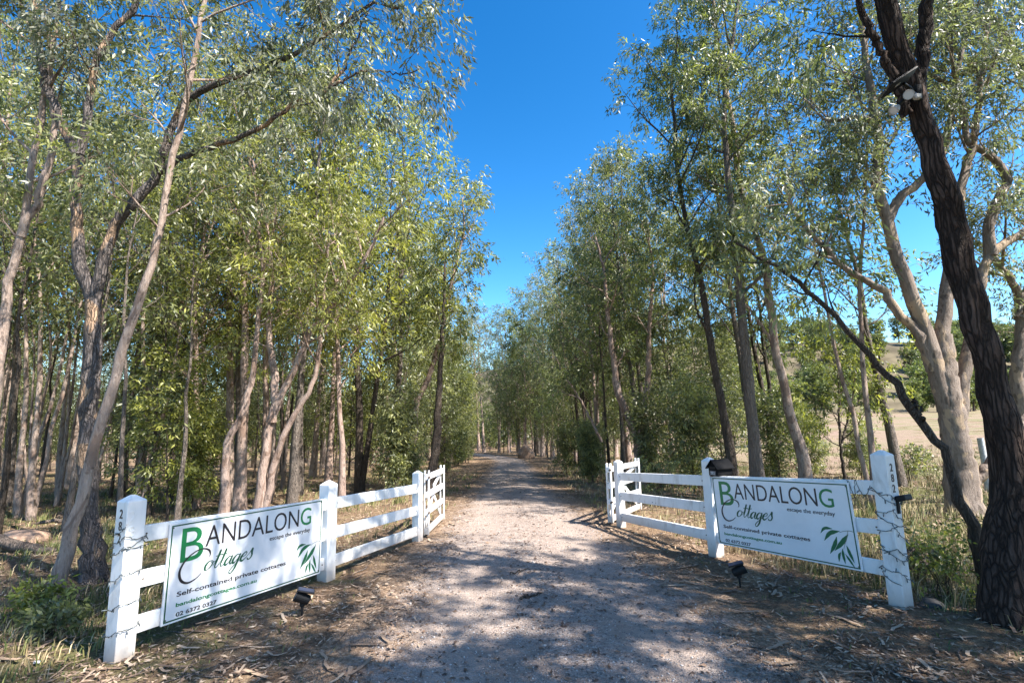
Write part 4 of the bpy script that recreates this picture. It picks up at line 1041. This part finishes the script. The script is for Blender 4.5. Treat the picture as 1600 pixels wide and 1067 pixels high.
bm_obj('mounting_strap', box_bm(.05, .04, .16, Matrix.Translation((.045, -.02, 0))), M_BLACK, t, .004)

# ------------------------------------------------------------------ logs, rocks, odd pieces
def gp(px, py):
    d = ray(px, py); p = np.array([0, 0, CAM_H]) + d * (-CAM_H / d[2]); return p
def log(pts, r0, r1, label, name='fallen_log', mat=None, seed=1, cat='log'):
    g = np.random.default_rng(seed); P = catmull(np.array(pts, float), 14); b = P[0].copy()
    P = P - b; P[1:-1] += g.normal(0, .012, (12, 3)); R = np.linspace(r0, r1, 14) * g.uniform(.85, 1.15, 14); R[0] *= .2; R[-1] *= .2
    G = Geo(); tubes(G, P[None], R[None], 9, g, .12)
    o = link(name, G.mesh(name, mat or M_WOOD), None); o.location = b
    tag(o, label, cat); return o
A_, B_, C_ = gp(-20, 862), gp(40, 868), gp(95, 872)
log([(A_[0], A_[1], .20), (B_[0], B_[1], .12), (C_[0], C_[1], .08)], .10, .055, 'dark fallen log lying left of the leaning pale gum', seed=2)
A_, B_ = gp(70, 830), gp(-30, 845)
log([(A_[0], A_[1] + 1.2, .06), (B_[0], B_[1] + 1.0, .10)], .05, .03, 'thin grey fallen branch behind the pink dirt mound', 'fallen_branch', seed=3, cat='branch')
A_, B_, C_ = gp(1425, 905), gp(1452, 905), gp(1470, 900)
log([(A_[0], A_[1], .10), ((A_[0] + B_[0]) / 2, B_[1], .22), (B_[0] + .03, C_[1], .30), (C_[0] + .1, C_[1], .20)], .13, .05, 'weathered broken log end in the dry grass right of the right post', seed=4)
A_, B_ = gp(812, 943), gp(848, 934)
log([(A_[0], A_[1], .055), (B_[0], B_[1], .06)], .018, .008, 'curled brown strip of bark lying on the gravel', 'bark_strip', B_BROWN, 5, 'bark')
A_, B_ = gp(792, 905), gp(830, 895)
log([(A_[0], A_[1], .05), (B_[0], B_[1], .055)], .009, .005, 'thin twig lying in the sunlit patch of gravel', 'twig', B_BROWN, 6, 'twig')

def rock(name, label, loc, s, seed, mat=M_ROCK, cat='rock'):
    g = np.random.default_rng(seed); bm = bmesh.new(); bmesh.ops.create_icosphere(bm, subdivisions=3, radius=1)
    ph = g.uniform(0, 6, 6)
    for v in bm.verts:
        c_ = v.co; k = 1 + .16 * math.sin(2.3 * c_.x + ph[0]) * math.cos(2.7 * c_.y + ph[1]) + .10 * math.sin(5 * c_.z + 4 * c_.x + ph[2]) + .05 * math.sin(9 * c_.y + 7 * c_.x + ph[3]) + g.normal(0, .02)
        v.co = Vector((c_.x * s[0], c_.y * s[1], max(c_.z, -.4) * s[2])) * k
    o = bm_obj(name, bm, mat); o.location = loc; tag(o, label, cat)
    for p in o.data.polygons: p.use_smooth = True
    return o
p = gp(40, 848); rock('dirt_mound', 'low pinkish dirt mound in the grass behind the fallen log', (p[0], p[1], .02), (.42, .40, .20), 1, M_ROCK, 'mound')
x, y = .9, 41.0; rock('boulder', 'rough pinkish boulder on the grass where the drive bends', (x, y, float(hgt(x, y)) + .25), (.62, .5, .75), 2)
p = gp(1458, 955); rock('stone', 'small dark stone beside the foot of the dark leaning tree', (p[0], p[1], .03), (.10, .09, .09), 3, simple('dark_stone', (.08, .075, .07), .9, .2, .4, 20), 'stone')
p = gp(57, 1040)
o = bm_obj('paper_scrap', box_bm(.045, .03, .012), M_LAMPW, None, .003); o.location = (p[0], p[1], .03); o.rotation_euler = (.3, .2, .7); tag(o, 'tiny white scrap of paper on the grass at lower left', 'litter')
# old fence posts in the paddock scrub
for (px, py, h, lab) in ((1545, 765, 1.25, 'bleached round fence post half hidden by the dark leaning tree'),):
    p = gp(px, py); G = Geo(); tubes(G, np.array([[(0, 0, -.1), (.01, 0, h * .5), (0, .01, h)]]), np.array([[.075, .07, .065]]), 10, np.random.default_rng(3), .03)
    o = link('old_fence_post', G.mesh('old_fence_post', M_OLDPOST)); o.location = (p[0], p[1], float(hgt(p[0], p[1]))); tag(o, lab, 'post')

# ------------------------------------------------------------------ ground cover
g = np.random.default_rng(21)
def scatter_xy(n, ymin, ymax, half, power=1.0):
    """more points close to the photographer, as wide as the view there"""
    y = ymin + (ymax - ymin) * g.uniform(0, 1, n) ** power
    x = g.uniform(-1, 1, n) * (half[0] + half[1] * y)
    return x, y
def road_d(x, y): return np.abs(x - road_x(np.clip(y, -5, 60)))
def road_w(y): return np.interp(y, [3, 6, 9, 19, 36], [1.5, 1.4, 1.25, 1.0, .9])
def surf(x, y):
    w = np.interp(y, [-12, 3, 6, 9, 19, 36, 62], [2.6, 2.15, 1.95, 1.75, 1.38, 1.25, 1.25]); u = (x - road_x(np.clip(y, -5, 70))) / w
    return hgt(x, y) + np.where(np.abs(u) < 1, .004 + .035 * (1 - np.clip(u, -1, 1) ** 2) - .012 * np.exp(-((np.abs(u) - .45) / .13) ** 2), 0)

# fallen leaves and bark bits
def litter(n, on_road, sz, power, ymax, name, mat):
    x, y = scatter_xy(n, 2.6, ymax, (1.0, 1.1), power)
    d = road_d(x, y) / road_w(y)
    if on_road: keep = (d < 1.1) & (g.uniform(0, 1, n) < .10 + .5 * np.clip(d - .35, 0, 1) ** 2 + .22 * (np.sin(1.9 * x + .4) * np.sin(1.3 * y) > .25) + .16 * (d < .22))
    else: keep = (d > .8) & (g.uniform(0, 1, n) < np.clip((d - .75) * 2.2, 0, 1) * np.clip(.55 + .5 * np.sin(1.7 * x + .8 * y) * np.sin(2.3 * y - .6 * x) + .3 * np.sin(4.1 * x) * np.sin(3.7 * y + 1), .08, 1))
    x, y = x[keep], y[keep]; m = len(x)
    pos = np.stack([x, y, surf(x, y) + .006 + g.uniform(0, .018, m) * (0.3 if on_road else 1)], 1)
    a = g.uniform(0, 6.28, m); dd = nrm(np.stack([np.cos(a), np.sin(a), g.normal(0, .22, m)], 1))
    k = 1 + .03 * y
    L = sz[0] * g.uniform(.5, 1.4, m) * k; Wd = sz[1] * g.uniform(.6, 1.5, m) * k
    up = nrm(np.stack([g.normal(0, .35, m), g.normal(0, .35, m), np.ones(m)], 1)); side = nrm(np.cross(dd, up))
    mid = pos + dd * (L * .45)[:, None] + up * (Wd * .15)[:, None]
    V = np.stack([pos, mid + side * (Wd / 2)[:, None], pos + dd * L[:, None], mid - side * (Wd / 2)[:, None]], 1).reshape(-1, 3)
    o = link(name, mesh_np(name, V, np.arange(m * 4).reshape(m, 4), mat, False, None, {'tone': ('FACE', g.uniform(0, 1, m))})); tag(o, kind='stuff')
def litter_mat(name, stops):
    m, n, l, p = nodes_mat(name); a = n.new('ShaderNodeAttribute'); a.attribute_name = 'tone'
    r = ramp(n, stops); l.new(a.outputs['Fac'], r.inputs[0]); l.new(r.outputs[0], p.inputs['Base Color']); p.inputs['Roughness'].default_value = .7; return m
M_LIT = litter_mat('fallen_leaf', [(0, (.055, .034, .024)), (.35, (.19, .125, .085)), (.75, (.33, .235, .16)), (1, (.43, .34, .25))])
M_LITD = litter_mat('dark_leaf_bit', [(0, (.035, .022, .016)), (.6, (.12, .07, .045)), (1, (.26, .16, .10))])
litter(150000, False, (.055, .013), 1.5, 26, 'leaf_litter', M_LIT)
litter(60000, True, (.045, .020), 1.6, 22, 'leaf_bits_on_gravel', M_LITD)
# fallen sticks
n = 1500; x, y = scatter_xy(n, 2.8, 24, (1.0, 1.05), 1.2); k = road_d(x, y) > road_w(y) * .95; x, y = x[k], y[k]; m = len(x)
a = g.uniform(0, 6.28, m); L = g.gamma(2, .11, m) + .08; t = np.linspace(-.5, .5, 4)[None, :, None]
P_ = np.stack([x, y, surf(x, y) + .012], 1)[:, None] + t * (np.stack([np.cos(a), np.sin(a), g.normal(0, .12, m)], 1) * L[:, None])[:, None] + g.normal(0, .012, (m, 4, 3)) * [1, 1, .3]
G = Geo(); tubes(G, P_, np.outer(g.uniform(.003, .009, m), [1, .9, .8, .5]), 4)
tag(link('fallen_sticks', G.mesh('fallen_sticks', B_GREY)), kind='stuff')
# shed bark strips
n = 2600; x, y = scatter_xy(n, 2.8, 22, (1.0, 1.05), 1.2); k = road_d(x, y) > road_w(y) * 1.0; x, y = x[k], y[k]; m = len(x)
a = g.uniform(0, 6.28, m); L = g.gamma(2.5, .055, m) + .06; t = np.linspace(-.5, .5, 4)[None, :, None]
c_ = np.stack([x, y, surf(x, y) + .012], 1)[:, None] + t * (np.stack([np.cos(a), np.sin(a), 0 * a], 1) * L[:, None])[:, None] + g.normal(0, .010, (m, 4, 3)) * [1, 1, 0]
c_[:, :, 2] += np.array([.02, .0, .0, .02]) * g.uniform(0, 1.2, (m, 1))
sd = (np.stack([-np.sin(a), np.cos(a), 0 * a], 1) * g.uniform(.006, .018, m)[:, None])[:, None] + np.array([0, 0, .006])
V = np.stack([c_ + sd, c_ - sd * [1, 1, -1]], 2).reshape(-1, 3); i_ = np.arange(m)[:, None, None] * 8 + np.arange(3)[None, :, None] * 2 + np.array([0, 1, 3, 2])
tag(link('shed_bark_strips', mesh_np('shed_bark_strips', V, i_.reshape(-1, 4), M_LIT, False, None, {'tone': ('FACE', np.repeat(g.uniform(.05, .95, m), 3))})), kind='stuff')
# gravel stones
n = 48000; x, y = scatter_xy(n, 2.6, 12, (1.6, .14), 1.5); k = road_d(x, y) < road_w(y) * 1.12; x, y = x[k], y[k]; m = len(x)
s = g.gamma(2.0, .0016, m) + .0022; octa = np.array([(1, 0, 0), (0, 1, 0), (-1, 0, 0), (0, -1, 0), (0, 0, .8), (0, 0, -.8)], float)
V = octa[None] * s[:, None, None] * g.uniform(.7, 1.3, (m, 6, 1)); a = g.uniform(0, 6.28, m); ca, sa = np.cos(a)[:, None], np.sin(a)[:, None]
V = np.stack([V[..., 0] * ca - V[..., 1] * sa, V[..., 0] * sa + V[..., 1] * ca, V[..., 2]], -1) + np.stack([x, y, surf(x, y) + s * .25], 1)[:, None]
f8 = np.array([(0, 1, 4), (1, 2, 4), (2, 3, 4), (3, 0, 4), (1, 0, 5), (2, 1, 5), (3, 2, 5), (0, 3, 5)])
F = (f8[None] + (np.arange(m) * 6)[:, None, None]).reshape(-1, 3)
M_STONE = litter_mat('gravel_stone', [(0, (.12, .095, .088)), (.4, (.27, .225, .20)), (.8, (.36, .31, .28)), (1, (.52, .48, .45))])
tag(link('gravel', mesh_np('gravel', V.reshape(-1, 3), F, M_STONE, False, None, {'tone': ('FACE', np.repeat(g.uniform(0, 1, m), 8))})), kind='stuff')

# grass
def grass(name, n, ymin, ymax, dens, h, mat, power=1.4, wide=.0075):
    x, y = scatter_xy(n, ymin, ymax, (1.5, 1.15), power)
    # tufts
    x = x + 0; tq = g.integers(0, max(1, n // 9), n); cx_ = x[tq] + g.normal(0, .035, n); cy_ = y[tq] + g.normal(0, .035, n)
    x, y = cx_, cy_
    d = road_d(x, y) / road_w(y)
    keep = g.uniform(0, 1, n) < dens(x, y, d)
    x, y = x[keep], y[keep]; m = len(x)
    hh = h(x, y) * g.uniform(.4, 1.3, m); a = g.uniform(0, 6.28, m); le = g.uniform(.1, .8, m)
    p0 = np.stack([x, y, hgt(x, y) - .01], 1); out = np.stack([np.cos(a), np.sin(a), 0 * a], 1)
    sd = np.stack([-np.sin(a + 1), np.cos(a + 1), 0 * a], 1) * (wide * (1 + .04 * y))[:, None] / 2 * g.uniform(.6, 1.4, m)[:, None]
    p1 = p0 + out * (hh * le * .35)[:, None] + np.array([0, 0, 1]) * (hh * .6)[:, None]
    p2 = p0 + out * (hh * le * 1.0)[:, None] + np.array([0, 0, 1]) * (hh * (1 - .35 * le))[:, None]
    V = np.stack([p0 - sd, p0 + sd, p1 + sd * .8, p1 - sd * .8, p2], 1).reshape(-1, 3); i = np.arange(m)[:, None] * 5
    o = link(name, mesh_np(name, V, [i + np.array([[0, 1, 2, 3]]), i + np.array([[3, 2, 4]])], mat, False, None, {'tone': ('FACE', np.tile(g.uniform(0, 1, m), 2))})); tag(o, kind='stuff')
    NTRI[0] += 3 * m
M_GRS = litter_mat('green_grass', [(0, (.045, .070, .016)), (.5, (.11, .135, .035)), (1, (.26, .24, .085))])
M_DRY = litter_mat('dry_grass', [(0, (.15, .11, .055)), (.5, (.31, .24, .125)), (1, (.46, .38, .23))])
gd = lambda x, y: np.clip(.5 + .6 * np.sin(.9 * x + 1.7) * np.sin(.8 * y + .3) + .4 * np.sin(2.1 * x - 1.2 * y), 0, 1)
behind = lambda x, y: np.where(x < 0, smooth(.0, .5, -(x + 3.35 - (y - 4.62) * .44) ), smooth(.0, .5, x - (3.67 - (y - 5.25) * .44)))
grass('green_grass', 90000, 2.8, 24, lambda x, y, d: smooth(1.15, 1.9, d) * (.10 + .75 * gd(x, y) * behind(x, y) + .12 * gd(y, x)), lambda x, y: .06 + .13 * behind(x, y) * gd(x, y), M_GRS)
grass('dry_grass', 130000, 2.8, 30, lambda x, y, d: smooth(1.3, 2.2, d) * behind(x, y) * (.55 + .45 * (x > 0)) * (.3 + .7 * gd(x + 3, y + 2)), lambda x, y: .09 + .07 * (x > 0) + .08 * gd(x, y), M_DRY)

# low leafy plants on the banks
def shrub(key_seed, H, nst, leaf, label, x, y, color, group=None, name='leafy_shrub', n4=9, L1=.35):
    gg = np.random.default_rng(key_seed); st = []
    for s_ in range(nst):
        a = gg.uniform(0, 6.28); r = gg.uniform(.05, .45)
        P_ = np.array([(0.05 * math.cos(a), .05 * math.sin(a), 0), (r * .5 * math.cos(a) * H, r * .5 * math.sin(a) * H, H * .55), (r * math.cos(a) * H * 1.3, r * math.sin(a) * H * 1.3, H * gg.uniform(.75, 1.05))])
        st.append((P_ + np.array([x, y, float(hgt(x, y)) - .02]), .008, .003, .2))
    return build_tree(gg, st, dict(n1=9, n2=2, n3=3, n4=n4, L1=L1, L3=.14, leaf=leaf, flare=0, droop=.25, spread=.02, K=8, wob=.006, young=.15), B_BROWN, LEAF, name, label, 'shrub', group, loc=(x, y, float(hgt(x, y)) - .02), color=color, trunk_sides=5, crown_name='foliage')
p = gp(60, 965); shrub(1, .26, 4, (.075, .024), 'leafy green shrub at the foot of the leaning pale gum', p[0], p[1], C_YEL, L1=0.13)
p = gp(75, 1000); shrub(3, .20, 4, (.07, .026), 'small sprawling green plant nearest the lower left corner', p[0], p[1], C_OLV, L1=0.14)
p = gp(1478, 935); shrub(4, .38, 5, (.05, .024), 'low green-leaved scrub between the right post and the dark tree', p[0], p[1], C_YEL)
p = gp(1440, 905); shrub(5, .30, 4, (.05, .024), 'low scrub beside the broken log', p[0], p[1], C_OLV)
p = gp(1420, 745); shrub(6, .7, 7, (.08, .036), 'rounded grey-green bush at the paddock edge', p[0], p[1], C_OLV, L1=.6)
p = gp(1352, 720); shrub(7, .75, 7, (.09, .04), 'dark green bush at the paddock edge behind the right post', p[0], p[1], C_DEEP, L1=.6)
p = gp(1080, 745); shrub(8, .9, 6, (.09, .04), 'leafy scrub bush behind the far right rails', p[0], p[1], C_OLV, L1=.6)
p = gp(1030, 775); shrub(10, .7, 6, (.07, .03), 'low bush beside the open right gate', p[0], p[1], C_OLV, L1=.5)
print('unique tris', sum(len(p.vertices) - 2 for m in bpy.data.meshes for p in m.polygons))
